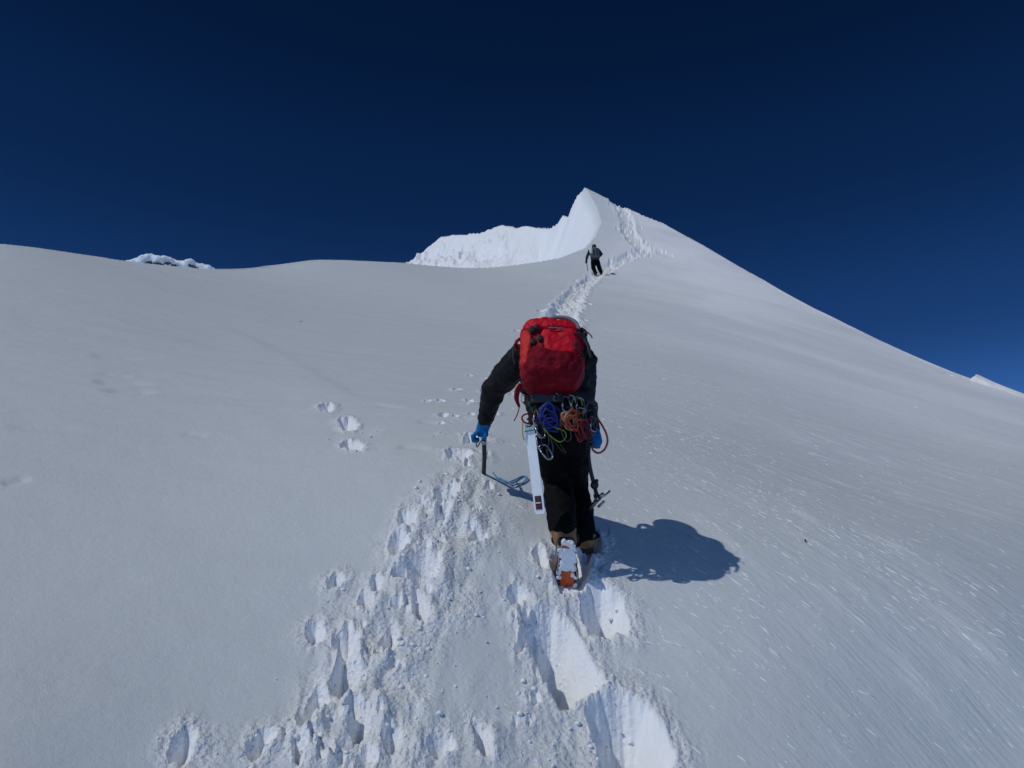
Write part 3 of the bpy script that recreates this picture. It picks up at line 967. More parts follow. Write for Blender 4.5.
# boots
def boot(heel, toe, ankle, up, fg_snow, name="boot", wide=1.0):
    d = (toe - heel).normalized()
    up = (up - d * up.dot(d)).normalized()
    side = d.cross(up)
    b = merge(
        chain([heel + up * 0.05 + d * 0.04, heel.lerp(toe, 0.5) + up * 0.05, toe + up * 0.04 - d * 0.04], [0.052, 0.050, 0.042]),
        chain([heel.lerp(toe, 0.55) + up * 0.045 + side * 0.018, toe + up * 0.04 - d * 0.06 + side * 0.014], [0.046, 0.040]),
        chain([heel.lerp(toe, 0.55) + up * 0.045 - side * 0.018, toe + up * 0.04 - d * 0.06 - side * 0.014], [0.046, 0.040]),
        chain([heel + up * 0.06 + d * 0.055, ankle], [0.062, 0.074]),
    )
    bo = fused(name, b, 0.006, M_TAN, climber, 2, [(0.05, 0.008)])
    # sole outline
    L = (toe - heel).length
    prof = [(t_, w_ * wide) for t_, w_ in ((0.0, .026), (.05, .036), (.12, .041), (.22, .040), (.36, .037), (.5, .042), (.65, .050), (.78, .051), (.9, .040), (1.0, .018))]
    vs, fs = [], []
    for lay in (0.0, 0.026):
        ins_ = 1.0 if lay else 0.95
        for t, w_ in prof:
            vs.append(heel + d * (t * L) + side * w_ * ins_ + up * (lay - 0.008))
        for t, w_ in reversed(prof):
            vs.append(heel + d * (t * L) - side * w_ * ins_ + up * (lay - 0.008))
    n = len(prof) * 2
    fs.append(list(range(n))[::-1]); fs.append([n + i for i in range(n)])
    for i in range(n):
        j = (i + 1) % n
        fs.append([i, j, n + j, n + i])
    link_mesh("sole", vs, fs, M_SOLE, bo, False)
    # crampon: side rails, cross bars, points, plates, heel bail
    o = up * -0.016
    cr = []
    for sg in (-1, 1):
        cr.append(tube([heel + d * (t * L) + side * (w_ * 0.86 * sg) + o for t, w_ in prof[1:9]], 0.0045, 6, False, 2))
        for t in (0.06, 0.2, 0.56, 0.74, 0.9):
            w_ = np.interp(t, [p[0] for p in prof], [p[1] for p in prof])
            q = heel + d * (t * L) + side * (float(w_) * 0.88 * sg) + o
            cr.append(tube([q + up * 0.006, q - up * 0.016 + side * sg * 0.003, q - up * 0.034 + side * sg * 0.005], [0.008, 0.006, 0.0012], 6, False, 2))
        cr.append(tube([toe + side * 0.018 * sg + o - d * 0.03, toe + side * 0.02 * sg + o + d * 0.02, toe + side * 0.02 * sg + o + d * 0.045 - up * 0.015], [0.007, 0.006, 0.0015], 6, False, 2))
    for t in (0.1, 0.58, 0.8):
        w_ = float(np.interp(t, [p[0] for p in prof], [p[1] for p in prof])) * 0.86
        cr.append(tube([heel + d * (t * L) + side * w_ + o, heel + d * (t * L) - side * w_ + o], 0.0045, 6, False, 1))
    link_mesh("crampon", *merge(*cr), M_STEEL, bo)
    link_mesh("anti_snow_plate", *slab(heel + d * (0.73 * L) - up * 0.019, side * 0.031 * wide, d * (0.145 * L), up * 0.004, 0.5), M_ORANGE, bo)
    link_mesh("anti_snow_plate", *slab(heel + d * (0.12 * L) - up * 0.019, side * 0.024, d * (0.08 * L), up * 0.004, 0.5), M_ORANGE, bo)
    link_mesh("crampon_strap", *tube(ring(heel + d * 0.055 + up * 0.085, side * 0.068, (d * 0.8 + up * 0.2) * 0.072), 0.010, 8, True, 2, 0.4), M_BLACK, bo)
    if fg_snow:
        r = random.Random(4)
        bl = []
        for t, s_, rr in ((0.26, -.015, .028), (0.34, .012, .026), (0.42, -.012, .030), (0.48, .015, .024), (0.30, .03, .022), (0.05, .02, .022), (0.12, .034, .020), (0.02, -.012, .018), (0.18, -.03, .020),
                          (0.93, .036, .018), (0.86, .044, .014), (0.90, -.03, .013), (0.70, -.044, .015), (0.66, .03, .014), (0.54, .036, .018), (0.52, -.03, .016), (0.22, .0, .024), (0.72, .048, .012), (0.6, -.046, .012), (0.50, .0, .024), (0.38, .036, .018), (0.2, .04, .02)):
            c = heel + d * (t * L) + side * s_ - up * 0.022
            bl.append(ellipsoid(c, [side * rr * r.uniform(.9, 1.2), d * rr * r.uniform(.9, 1.3), up * rr * 0.55], 10, 8))
        fused("packed_snow", merge(*bl), 0.004, M_CLOD, bo, 1, [(0.02, 0.012)])
    return bo

upL = (FWD * 0.80 + UP * 0.55)
boot(at(566, 539, 4.25), at(567, 590, 4.37), ankL, upL, True, wide=1.28)
boot(at(587, 552, 4.54), at(584, 541, 4.84), ankR, UP, False)

# gloves: palm, four fingers closed round the tool, thumb
def glove(wrist, hand, axis, palm_n, across, mirror=1):
    """axis: direction of the thing held; across: direction in which the fingers reach before they curl"""
    g = [chain([wrist + (wrist - hand) * 0.25, wrist, hand], [0.046, 0.044, 0.040]),
         ellipsoid(hand, [axis * 0.046, across * 0.045, palm_n * 0.024])]
    for i, (ln, off) in enumerate(((0.92, -0.036), (1.05, -0.012), (1.0, 0.012), (0.82, 0.034))):
        r0 = hand + axis * off + across * 0.035
        p1 = r0 + across * 0.028 * ln - palm_n * 0.010
        p2 = p1 + across * 0.006 - palm_n * 0.028 * ln
        p3 = p2 - across * 0.026 * ln - palm_n * 0.010
        g.append(chain([hand + axis * off * 0.8, r0, p1, p2, p3], [0.014, 0.0135, 0.013, 0.0125, 0.0105]))
    th0 = hand - axis * 0.040 - across * 0.022
    g.append(chain([hand - axis * 0.02 - across * 0.02, th0, th0 - axis * 0.010 - palm_n * 0.028, th0 + across * 0.028 - palm_n * 0.046], [0.016, 0.016, 0.014, 0.011]))
    return merge(*g)

axeL_top = at(484, 440, 4.985)
ga = ground_hit(483, 473)
axeL_tip = Vector((ga[0], ga[1], gz(ga[0], ga[1])))
dL = (axeL_tip - axeL_top).normalized()
fused("glove", glove(wrL, haL, FWD, (UP * 0.9 - RIGHT * 0.3).normalized(), (RIGHT * -0.85 - UP * 0.3).normalized()), 0.0045, M_GLOVE, climber, 2, [(0.03, 0.006)])
fused("glove", glove(wrR, haR, (UP * -0.95 + RIGHT * 0.1).normalized(), (RIGHT * 0.8 - FWD * 0.5).normalized(), (FWD * 0.7 + RIGHT * 0.4).normalized()), 0.0045, M_GLOVE, climber, 2, [(0.03, 0.006)])

# ------------------------------------------------------------------ ice axes
def axe(name_label, shaft_pts, head, pick_dir, adze_dir, axis, group):
    t = thing("ice_axe", name_label, "ice axe", shaft_pts[-1], group)
    link_mesh("shaft", *tube(shaft_pts, 0.0145, 10, False, 4, 0.8), M_SHAFT, t)
    hd_ = merge(
        tube([head + axis * 0.012, head - axis * 0.03], 0.017, 8, False, 1),
        tube([head, head + pick_dir * 0.06 + axis * 0.004, head + pick_dir * 0.12 - axis * 0.012, head + pick_dir * 0.165 - axis * 0.045], [0.014, 0.012, 0.009, 0.003], 8, False, 4, 0.35, pick_dir.cross(axis).normalized()),
        tube([head, head + adze_dir * 0.04, head + adze_dir * 0.085 - axis * 0.012], [0.011, 0.012, 0.022], 8, False, 4, 0.3, axis))
    link_mesh("head", *hd_, M_STEEL, t)
    return t
AXES = "ice axes in the climber's hands"
tip_in = axeL_tip + dL * 0.25
t = axe("dark-shafted ice axe planted upright in the snow under the climber's left glove", [axeL_top, axeL_top.lerp(tip_in, 0.3) + RIGHT * 0.006, axeL_top.lerp(tip_in, 0.65) + RIGHT * 0.004, tip_in],
        axeL_top, (FWD + UP * 0.2).normalized(), (-FWD + UP * 0.0).normalized() * 0.6, -dL, AXES)
link_mesh("wrist_cord", *tube([at(479, 436, 4.95), at(476.5, 442, 4.94), at(477, 447, 4.95), at(481, 441, 4.97)], 0.0035, 6), M_GREYCORD, t)
link_mesh("spike", *tube([tip_in, tip_in + dL * 0.06], [0.012, 0.002], 8, False, 1), M_STEEL, t)
gb = ground_hit(600, 512)
hR = at(597.5, 499, 4.60)
t = axe("bent ice axe at the climber's right leg with its steel head down at the snow", [at(589.5, 444, 4.56), at(588.5, 455, 4.55), at(590.5, 470, 4.56), at(594.5, 486, 4.58), hR],
        hR, (-RIGHT * 0.55 - UP * 0.75 + FWD * 0.4).normalized(), (RIGHT * 0.75 + UP * 0.35).normalized(), (-UP * 0.9 + RIGHT * 0.3).normalized(), AXES)
link_mesh("collar", *merge(ellipsoid(at(594.5, 485, 4.57), [RIGHT * 0.024, FWD * 0.022, UP * 0.026], 12, 8), ellipsoid(at(596.5, 481, 4.56), [RIGHT * 0.012, FWD * 0.012, UP * 0.012], 10, 6)), M_SHAFT, t)
link_mesh("hammer", *merge(tube([hR + RIGHT * 0.005, at(603, 494, 4.57)], 0.012, 8, False, 1), tube([at(598, 507, 4.58), at(604.5, 501, 4.57)], 0.008, 8, False, 1)), M_STEEL, t)

# ------------------------------------------------------------------ backpack
pt = (UP * 0.80 + FWD * 0.60).normalized()      # up along the pack
pn = (FWD * -0.80 + UP * 0.60).normalized()     # outwards from the back
PC = at(551, 358, 4.42)
pack = thing("backpack", "red climbing backpack with a maroon lower pocket on the near climber's back", "backpack", at(551, 388, 4.45))
roll = math.radians(2)
ps = (RIGHT * math.cos(roll) - pt * math.sin(roll)).normalized()
ptr = (pt * math.cos(roll) + RIGHT * math.sin(roll)).normalized()

def pk(a, b, c):
    return PC + ps * a + ptr * b + pn * c

def loft(secs, n=40, ex=3.2, caps=True):
    """secs: (t, half width, front depth, back depth, shift); superellipse rings stacked along the pack"""
    vs, fs = [], []
    for (t, w_, df, db, sh) in secs:
        for i in range(n):
            a = 2 * math.pi * i / n
            c, s_ = math.cos(a), math.sin(a)
            x = math.copysign(abs(c) ** (2 / ex), c) * w_ + sh
            y = math.copysign(abs(s_) ** (2 / ex), s_) * (df if s_ > 0 else db)
            vs.append(pk(x, t, y))
    for j in range(len(secs) - 1):
        for i in range(n):
            k = (i + 1) % n
            fs.append([j * n + i, j * n + k, (j + 1) * n + k, (j + 1) * n + i])
    if caps:
        fs.append(list(range(n))[::-1])
        fs.append([(len(secs) - 1) * n + i for i in range(n)])
    return vs, fs

main = loft([(-0.205, 0.105, 0.05, 0.09, 0), (-0.20, 0.125, 0.075, 0.11, 0), (-0.17, 0.150, 0.100, 0.125, 0), (-0.10, 0.172, 0.115, 0.13, 0.004), (-0.02, 0.178, 0.115, 0.13, 0.004), (0.07, 0.180, 0.112, 0.13, 0.004),
             (0.14, 0.176, 0.105, 0.125, 0.002), (0.19, 0.160, 0.085, 0.115, 0), (0.205, 0.13, 0.06, 0.09, 0)])
fused("main_bag", main, 0.007, M_DKRED, pack, 3, [(0.10, 0.034), (0.035, 0.012)])
lid = loft([(0.120, 0.150, 0.118, 0.12, 0.0), (0.128, 0.168, 0.130, 0.13, 0.0), (0.165, 0.168, 0.124, 0.13, -0.002), (0.195, 0.152, 0.106, 0.12, -0.002), (0.216, 0.120, 0.075, 0.09, -0.002), (0.226, 0.075, 0.04, 0.05, -0.004)])
fused("lid", lid, 0.007, M_RED, pack, 3, [(0.08, 0.034), (0.03, 0.012)])

def patch(outline, m, name, off, thick=0.012, parent=pack, folds=((0.06, 0.010),), vox=0.006):
    """panel sewn on the front: outline in pack coordinates (a, b), following the bulge of the front"""
    def front(a, b):
        w_ = np.interp(b, [-0.205, -0.17, -0.10, 0.07, 0.14, 0.205], [0.115, 0.150, 0.172, 0.180, 0.176, 0.14])
        dp = np.interp(b, [-0.205, -0.17, -0.10, -0.02, 0.07, 0.14, 0.205], [0.055, 0.100, 0.115, 0.115, 0.112, 0.105, 0.07])
        r = min(abs(a) / w_, 0.985)
        return float(dp * (1 - r ** 3.2) ** (1 / 3.2))
    cx = sum(p[0] for p in outline) / len(outline)
    cy = sum(p[1] for p in outline) / len(outline)
    O = catmull([(p[0], p[1], 0) for p in outline], 4, True)
    n = len(O)
    vs, fs = [], []
    R = 7
    for lay, lo in ((0, -0.012), (1, thick)):
        for q in range(R + 1):
            f = q / R
            for p in O:
                a, b = cx + (p.x - cx) * f, cy + (p.y - cy) * f
                edge = 1 - f ** 6
                vs.append(pk(a, b, front(a, b) + off + (lo * (0.25 + 0.75 * edge) if lay else lo)))
    for lay in (0, 1):
        o_ = lay * (R + 1) * n
        for q in range(R):
            for i in range(n):
                j = (i + 1) % n
                fc = [o_ + q * n + i, o_ + q * n + j, o_ + (q + 1) * n + j, o_ + (q + 1) * n + i]
                fs.append(fc if lay else fc[::-1])
    o0, o1 = R * n, (R + 1) * n + R * n
    for i in range(n):
        j = (i + 1) % n
        fs.append([o0 + i, o0 + j, o1 + j, o1 + i])
    return fused(name, (vs, fs), vox, m, parent, 2, folds)

patch([(-0.055, 0.11), (0.02, 0.125), (0.10, 0.118), (0.155, 0.09), (0.160, 0.03), (0.150, -0.03), (0.08, -0.05), (-0.01, -0.045), (-0.055, -0.02), (-0.062, 0.05)], M_RED, "front_panel", 0.004, 0.014, folds=((0.09, 0.026), (0.035, 0.010)))
patch([(-0.140, -0.035), (-0.06, -0.028), (0.02, -0.045), (0.10, -0.055), (0.166, -0.075), (0.158, -0.15), (0.12, -0.20), (0.0, -0.213), (-0.11, -0.203), (-0.148, -0.15)], M_MAROON, "lower_pocket", 0.006, 0.022, folds=((0.05, 0.022), (0.02, 0.006)))
patch([(-0.165, 0.12), (-0.125, 0.10), (-0.110, 0.02), (-0.120, -0.06), (-0.132, -0.11), (-0.148, -0.13), (-0.166, -0.10), (-0.172, 0.0)], M_RED2, "side_strip", 0.006, 0.014, folds=((0.035, 0.020),))
# black axe keepers, buckles and straps
for a, b, r in ((-0.102, 0.020, 0.020), (-0.065, 0.035, 0.019), (-0.110, 0.105, 0.022), (0.128, 0.010, 0.016), (-0.085, 0.115, 0.016)):
    link_mesh("axe_keeper" if b < 0.1 else "buckle", *ellipsoid(pk(a, b, 0.128 if abs(a) < 0.09 else 0.117), [ps * r * 0.95, ptr * r * 1.05, pn * 0.007]), M_BLACK, pack)
for a0, b0, a1, b1 in ((0.115, 0.075, 0.172, 0.055), (0.118, -0.035, 0.174, -0.045)):
    link_mesh("compression_strap", *tube([pk(a0, b0, 0.105 if abs(a0) > .15 else 0.130), pk((a0 + a1) / 2, (b0 + b1) / 2, 0.125), pk(a1, b1, 0.130 if abs(a1) < .15 else 0.085)], 0.007, 6, False, 4, 0.4, pn), M_BLACK, pack)
link_mesh("haul_loop", *tube([pk(-0.035, 0.222, 0.06), pk(0.02, 0.232, 0.075), pk(0.08, 0.218, 0.09), pk(0.13, 0.18, 0.10), pk(0.150, 0.13, 0.10)], [0.010, 0.012, 0.012, 0.011, 0.009], 10), M_GREY, pack)
link_mesh("stitched_mark", *slab(pk(0.02, 0.105, 0.1325), ps * 0.040, ptr * 0.003, pn * 0.004, 0.3), M_GREY, pack)
link_mesh("side_strap", *tube([pk(0.150, 0.12, 0.09), pk(0.182, 0.09, 0.08), pk(0.190, 0.03, 0.06), pk(0.176, -0.04, 0.06)], 0.011, 8, False, 5, 0.35, pn), M_BLACK, pack)
link_mesh("side_strap", *tube([pk(0.178, 0.07, 0.085), pk(0.196, 0.03, 0.09), pk(0.208, -0.03, 0.085), pk(0.214, -0.055, 0.08)], 0.010, 8, False, 5, 0.35, pn), M_BLACK, pack)
link_mesh("side_strap", *tube([pk(0.160, 0.16, 0.07), pk(0.185, 0.135, 0.07), pk(0.182, 0.10, 0.075)], 0.014, 8, False, 5, 0.4, pn), M_BLACK, pack)
link_mesh("loose_cord", *tube([pk(0.175, 0.115, 0.085), pk(0.195, 0.118, 0.09), pk(0.215, 0.095, 0.09), pk(0.222, 0.075, 0.09)], 0.0035, 6), M_GREYCORD, pack)
link_mesh("side_strap", *tube([pk(-0.172, 0.12, 0.02), pk(-0.195, 0.09, 0.02), pk(-0.190, 0.06, 0.0), pk(-0.168, 0.06, 0.0)], 0.010, 8, False, 5, 0.4, pn), M_DKRED, pack)
link_mesh("loose_cord", *tube([pk(-0.188, 0.085, 0.02), pk(-0.208, 0.07, 0.02), pk(-0.212, 0.02, 0.0), pk(-0.20, -0.03, -0.03)], 0.0032, 6), M_GREYCORD, pack)
link_mesh("side_pocket", *tube([pk(-0.160, -0.20, 0.02), pk(-0.178, -0.23, 0.0), pk(-0.182, -0.27, -0.02), pk(-0.165, -0.31, -0.04)], [0.020, 0.026, 0.022, 0.010], 10, False, 5, 0.5), M_DKRED, pack)
# shoulder straps and hip belt tail
for sg, shd in ((-1, shL), (1, shR)):
    link_mesh("shoulder_strap", *tube([pk(0.09 * sg, 0.13, -0.10), shd.lerp(neck, 0.45) + UP * 0.085, shd.lerp(neck, 0.35) + UP * 0.03 + FWD * 0.09, chest + RIGHT * 0.12 * sg + FWD * 0.14, pk(0.15 * sg, -0.17, -0.10)], 0.026, 8, False, 5, 0.3), M_BLACK, pack)
link_mesh("belt_tail", *tube([at(518, 401, 4.38), at(519, 408, 4.37), at(517, 415, 4.36), at(514, 421, 4.36)], 0.006, 6, False, 5, 0.5), M_DKRED, pack)

# ------------------------------------------------------------------ snow picket
pk_t, pk_b = at(529, 424, 4.30), at(540, 514, 4.24)
pkd = (pk_b - pk_t).normalized()
pkx = (RIGHT - pkd * RIGHT.dot(pkd)).normalized()
pkn = pkx.cross(pkd).normalized()
if pkn.dot(FWD) > 0:
    pkn = -pkn
_q = Matrix.Rotation(math.radians(32), 3, pkd)
if (_q @ pkn).dot(RIGHT) > 0:
    _q = Matrix.Rotation(math.radians(-32), 3, pkd)
pkn, pkx = _q @ pkn, _q @ pkx
picket = thing("snow_picket", "long white aluminium snow picket hanging from the climber's harness beside the left leg", "snow picket", pk_b)
PL = (pk_b - pk_t).length
def vbar(w0, w1, depth, th):
    out = []
    # broad face and a rib behind it: a T section
    vs, fs = [], []
    for t_, w_ in ((0, w0), (PL * 0.97, w1), (PL, w1 * 0.72)):
        for x, y in ((-w_, 0), (w_, 0), (w_, -th), (th / 2, -th), (th / 2, -depth), (-th / 2, -depth), (-th / 2, -th), (-w_, -th)):
            vs.append(pk_t + pkd * t_ + pkx * x + pkn * y)
    for j in range(2):
        for i in range(8):
            k = (i + 1) % 8
            fs.append([j * 8 + i, j * 8 + k, (j + 1) * 8 + k, (j + 1) * 8 + i])
    fs.append(list(range(8))[::-1]); fs.append([16 + i for i in range(8)])
    return vs, fs
link_mesh("bar", *vbar(0.029, 0.031, 0.035, 0.004), M_PICKET, picket, False)
link_mesh("printed_label", *slab(pk_t + pkd * PL * 0.875 + pkn * 0.002, pkx * 0.019, pkd * 0.036, pkn * 0.0015, 0.2), M_LABEL, picket)
for i, m_ in enumerate((M_PINKCORD, M_WHITE, M_PINKCORD)):
    link_mesh("print_stripe", *slab(pk_t + pkd * (PL * 0.84 + 0.018 * i) + pkn * 0.0045, pkx * 0.015, pkd * 0.003, pkn * 0.001, 0.2), m_, picket)
link_mesh("end_band", *tube(ring(pk_t + pkd * 0.036 - pkn * 0.004, pkx * 0.030, pkn * 0.010), 0.006, 6, True, 2, 0.5), M_GREEN, picket)
link_mesh("hole", *slab(pk_t + pkd * 0.012 + pkn * 0.0015, pkx * 0.016, pkd * 0.004, pkn * 0.001, 0.3), M_GREYCORD, picket)

# ------------------------------------------------------------------ gear on the harness
def loops(cx, cy, k, rx, ry, n, r, seed, spread=3.0, turn=0.6):
    rr = random.Random(seed)
    out = []
    for i in range(n):
        a0 = rr.uniform(-turn, turn)
        x0, y0 = cx + rr.uniform(-spread, spread), cy + rr.uniform(-spread, spread)
        sx_, sy_ = rx * rr.uniform(0.7, 1.15), ry * rr.uniform(0.7, 1.15)
        kk = k + rr.uniform(-0.03, 0.015)
        pts = []
        for q in range(9):
            th = 2 * math.pi * q / 9
            ex, ey = sx_ * math.cos(th), sy_ * math.sin(th)
            pts.append(at(x0 + ex * math.cos(a0) - ey * math.sin(a0) + rr.uniform(-2, 2), y0 + ex * math.sin(a0) + ey * math.cos(a0) + rr.uniform(-2, 2), kk + 0.02 * math.cos(th + a0 * 3)))
        out.append(tube(pts, r, 6, True, 4))
    return merge(*out)

GEAR = "climbing gear on the harness"
def gear(name, vf, m, label, cat, px, py, k):
    return tagged(name, vf, m, label, cat, at(px, py, k), GEAR)

gear("cord_bundle", merge(loops(548, 414, 4.27, 8, 9, 7, 0.0055, 3, 3.5), loops(551, 424, 4.27, 6, 7, 3, 0.005, 5, 2.5)), M_BLUECORD,
     "bundle of blue cord on the back of the climber's harness", "cord", 548, 414, 4.27)
gear("sling", tube([at(536, 409, 4.29), at(540, 420, 4.27), at(545, 430, 4.25), at(553, 438, 4.24), at(560, 442, 4.24), at(566, 437, 4.25), at(564, 431, 4.26), at(556, 428, 4.26), at(550, 426, 4.28)], 0.0045, 6, False, 6, 0.5), M_YELLOW,
     "thin yellow-green sling looping down below the blue cord bundle", "sling", 553, 438, 4.25)
gear("sling", tube([at(548, 433, 4.26), at(553, 440, 4.25), at(561, 450, 4.25), at(566, 453, 4.26), at(560, 444, 4.27)], 0.004, 6, False, 5, 0.5), mat("olive sling", (0.05, 0.055, 0.02), 0.7, noise=0.3, nscale=120),
     "olive sling tail hanging lowest behind the climber's thighs", "sling", 558, 448, 4.25)
gear("cord_coil", merge(loops(571, 419, 4.27, 8, 9, 5, 0.005, 8, 2.5), loops(574, 423, 4.26, 5, 8, 3, 0.005, 9, 2)), M_ROPE,
     "coil of orange-red cord on the right side of the harness", "cord", 571, 419, 4.27)
gear("cord_coil", merge(loops(569, 422, 4.25, 5, 9, 3, 0.0045, 18, 2.5), loops(580, 414, 4.25, 4, 8, 1, 0.004, 19, 1)), M_TANCORD,
     "loops of pale tan cord mixed in front of the orange-red coil", "cord", 569, 422, 4.25)
gear("cord_coil", merge(loops(585, 430, 4.29, 4.5, 11, 5, 0.0055, 28, 2)), M_PINKCORD,
     "dark red cord loops hanging beside the climber's right thigh", "cord", 585, 430, 4.29)
gear("cord_coil", merge(loops(590, 412, 4.36, 6, 11, 3, 0.0045, 38, 1.5, 0.3)), M_GREYCORD,
     "dark grey cord loops at the right hip, above the right glove", "cord", 590, 412, 4.36)
gear("cord_loop", tube([at(594, 414, 4.36), at(600, 422, 4.34), at(606, 433, 4.34), at(607.5, 442, 4.35), at(604, 450, 4.36), at(598, 453, 4.38), at(593, 450, 4.40), at(592, 445, 4.42)], 0.0058, 8, False, 6), M_ROPE,
     "large orange-red cord loop hanging free outside the right glove", "cord", 606, 440, 4.35)
gear("sling", tube([at(572, 404, 4.31), at(573, 399, 4.31), at(577, 397, 4.31), at(581, 400, 4.31), at(582, 405, 4.31)], 0.0055, 6, False, 5, 0.6), M_YELLOW,
     "short bright yellow loop over the carabiners at the right hip", "sling", 577, 400, 4.31)
gear("sling", tube([at(531, 402, 4.33), at(529, 403, 4.32), at(529.5, 406, 4.32), at(533, 412, 4.30), at(535, 420, 4.29), at(538, 430, 4.28)], 0.0055, 6, False, 5, 0.5), M_GREEN,
     "teal green sling on the left of the harness, above the white picket", "sling", 532, 408, 4.32)
gear("cord_loop", merge(tube([at(530, 424, 4.29), at(524, 422, 4.29), at(522, 417, 4.30), at(526, 414, 4.31), at(532, 415, 4.31), at(535, 420, 4.30), at(533, 424, 4.29)], 0.005, 6, True, 5),
                       tube([at(527, 420, 4.28), at(531, 417, 4.28), at(535, 423, 4.28)], 0.005, 6)), M_PINKCORD,
     "dark red cord loop tied at the top of the white picket", "cord", 528, 419, 4.30)
gear("sling", tube([at(523, 420, 4.31), at(522.5, 428, 4.30), at(523, 437, 4.30), at(525, 440, 4.30)], 0.005, 6, False, 5, 0.6), M_TANCORD,
     "short tan sling hanging at the left edge of the white picket", "sling", 523, 430, 4.30)

for pts_, m_, nm, lab in (
    ([(541, 418), (542, 432), (541, 446), (544, 458)], M_BLACK, "sling", "black webbing sling running down behind the left thigh beside the picket"),
    ([(546, 426), (549, 440), (547, 452), (551, 460), (553, 448), (550, 436)], M_GREYCORD, "sling", "dark grey sling loop below the blue cord, left of the olive tail"),
    ([(560, 420), (562, 433), (566, 441), (571, 438), (569, 428), (563, 420)], M_GREYCORD, "sling", "dark grey loop between the blue bundle and the orange-red coil"),
    ([(577, 406), (582, 416), (587, 424), (589, 436), (586, 446)], M_BLACK, "sling", "black sling crossing the dark red cord loops at the right thigh")):
    gear(nm, tube([at(a_, b_, 4.255) for a_, b_ in pts_], 0.006, 6, False, 5, 0.5), m_, lab, "sling", pts_[0][0], pts_[0][1], 4.255)

# carabiners: D-shaped ring with a gate
def biner(L, W, r):
    pts = [(0, L * .5), (W * .38, L * .42), (W * .5, L * .2), (W * .42, -L * .25), (W * .25, -L * .46), (0, -L * .5), (-W * .35, -L * .42), (-W * .42, -L * .1), (-W * .4, L * .25), (-W * .3, L * .45)]
    return [Vector((x, 0, z)) for x, z in pts]
_bt = thing("carabiner", "", "carabiner", (0, 0, 0), "silver carabiners on the harness")
link_mesh("frame", *tube(biner(.090, .050, 1), 0.0046, 8, True, 4), M_ALU, _bt)
link_mesh("gate", *tube([Vector((-.0215, -.001, -.027)), Vector((-.0205, -.001, .026))], 0.0048, 8, False, 1), M_STEEL, _bt)
BIN = [(566, 404, 4.285, 8, 30, "left of three upright silver carabiners over the orange-red coil"),
       (573, 403, 4.28, -10, 60, "middle of three upright silver carabiners over the orange-red coil"),
       (580, 405, 4.285, 12, 35, "right of three upright silver carabiners over the orange-red coil"),
       (537, 418, 4.27, 20, 50, "silver carabiner between the picket top and the blue cord bundle"),
       (540, 430, 4.26, -15, 30, "silver carabiner just right of the picket, level with its green band"),
       (539, 441, 4.26, 10, 70, "silver carabiner hanging along the picket below the yellow sling"),
       (546, 452, 4.25, -35, 20, "lowest silver carabiner, tilted, against the black left thigh"),
       (593, 424, 4.33, 10, 50, "silver carabiner just above the right blue glove"),
       (556, 397, 4.31, 30, 40, "small silver carabiner at the middle of the harness belt"),
       (523, 399, 4.37, 10, 60, "silver carabiner at the left end of the harness belt")]
for i, (px, py, k, rx_, rz_, lab) in enumerate(BIN):
    if i == 0:
        b = _bt
    else:
        b = _bt.copy()
        COL.objects.link(b)
        for c in list(_bt.children):
            d = c.copy()
            d.parent = b
            COL.objects.link(d)
    b.location = at(px, py, k)
    b.rotation_euler = (-0.25, math.radians(rx_), math.radians(rz_ * 0.7))
    if i in (8, 9):
        b.scale = (0.55,) * 3
    b["label"] = lab

# pale blue leash on the snow
lp = []
for px, py in ((493, 474), (497, 478), (503, 481), (509, 484), (513, 487), (518, 485), (523, 483), (527, 479), (522, 477), (514, 481), (507, 483), (500, 479)):
    x, y, k = ground_hit(px, py)
    lp.append(Vector((x, y, gz(x, y) + 0.012)))
tagged("leash_cord", tube(lp, 0.0055, 6, False, 5), M_PALEBLUE, "pale blue cord lying on the snow between left ice axe and white picket", "cord", lp[0])

# ------------------------------------------------------------------ the far climber
fx, fy, fk = ground_hit(596, 274)
K = fk
FR = Vector((fx, fy, gz(fx, fy)))
far = thing("person", "distant climber in dark clothes pausing on the trail below the summit, right hand on hip", "person", FR)
def fa(px, py, dk=0.0):
    p = at(px, py, K) + FWD * dk
    return p
fh = fa(594.5, 246.2, 0.22)
fneck, fchest, fpel = fa(594.5, 249, .16), fa(594.5, 252.5, .12), fa(595, 260.5, 0)
fbody = merge(ellipsoid(fh, [RIGHT * .085, FWD * .1, UP * .12]), chain([fh, fneck, fchest, fpel], [.06, .07, .12, .12]),
    chain([fneck, fa(590.2, 250, .12), fa(587.3, 256, .12), fa(586.5, 261, .12)], [.06, .07, .05, .04]),
    chain([fneck, fa(598.8, 250, .12), fa(601.6, 254, .05), fa(598.8, 257, 0.12)], [.06, .07, .05, .04]),
    chain([fpel, fa(593.2, 261, 0), fa(593.5, 267.5, .08), fa(595.5, 273.8, 0)], [.11, .10, .07, .05]),
    chain([fpel, fa(597.5, 261, 0), fa(599.5, 267, .10), fa(601.2, 272.8, .05)], [.11, .10, .07, .05]))
fused("body", fbody, 0.025, M_SKIN, far, 2)
fused("jacket", merge(chain([fneck, fchest, fa(595, 259, .02)], [.10, .17, .17]), chain([fa(592, 252, .12), fa(593, 259)], [.12, .13]), chain([fa(597.5, 252, .12), fa(597, 259)], [.12, .13]),
    chain([fneck, fa(590.2, 250.3, .12), fa(587.3, 256, .12), fa(586.6, 260.5, .12)], [.10, .10, .075, .065]),
    chain([fneck, fa(598.8, 250.3, .12), fa(601.6, 254, .05), fa(598.8, 257, .12)], [.10, .10, .075, .065])), 0.022, M_NAVY, far, 2, [(0.12, 0.03)])
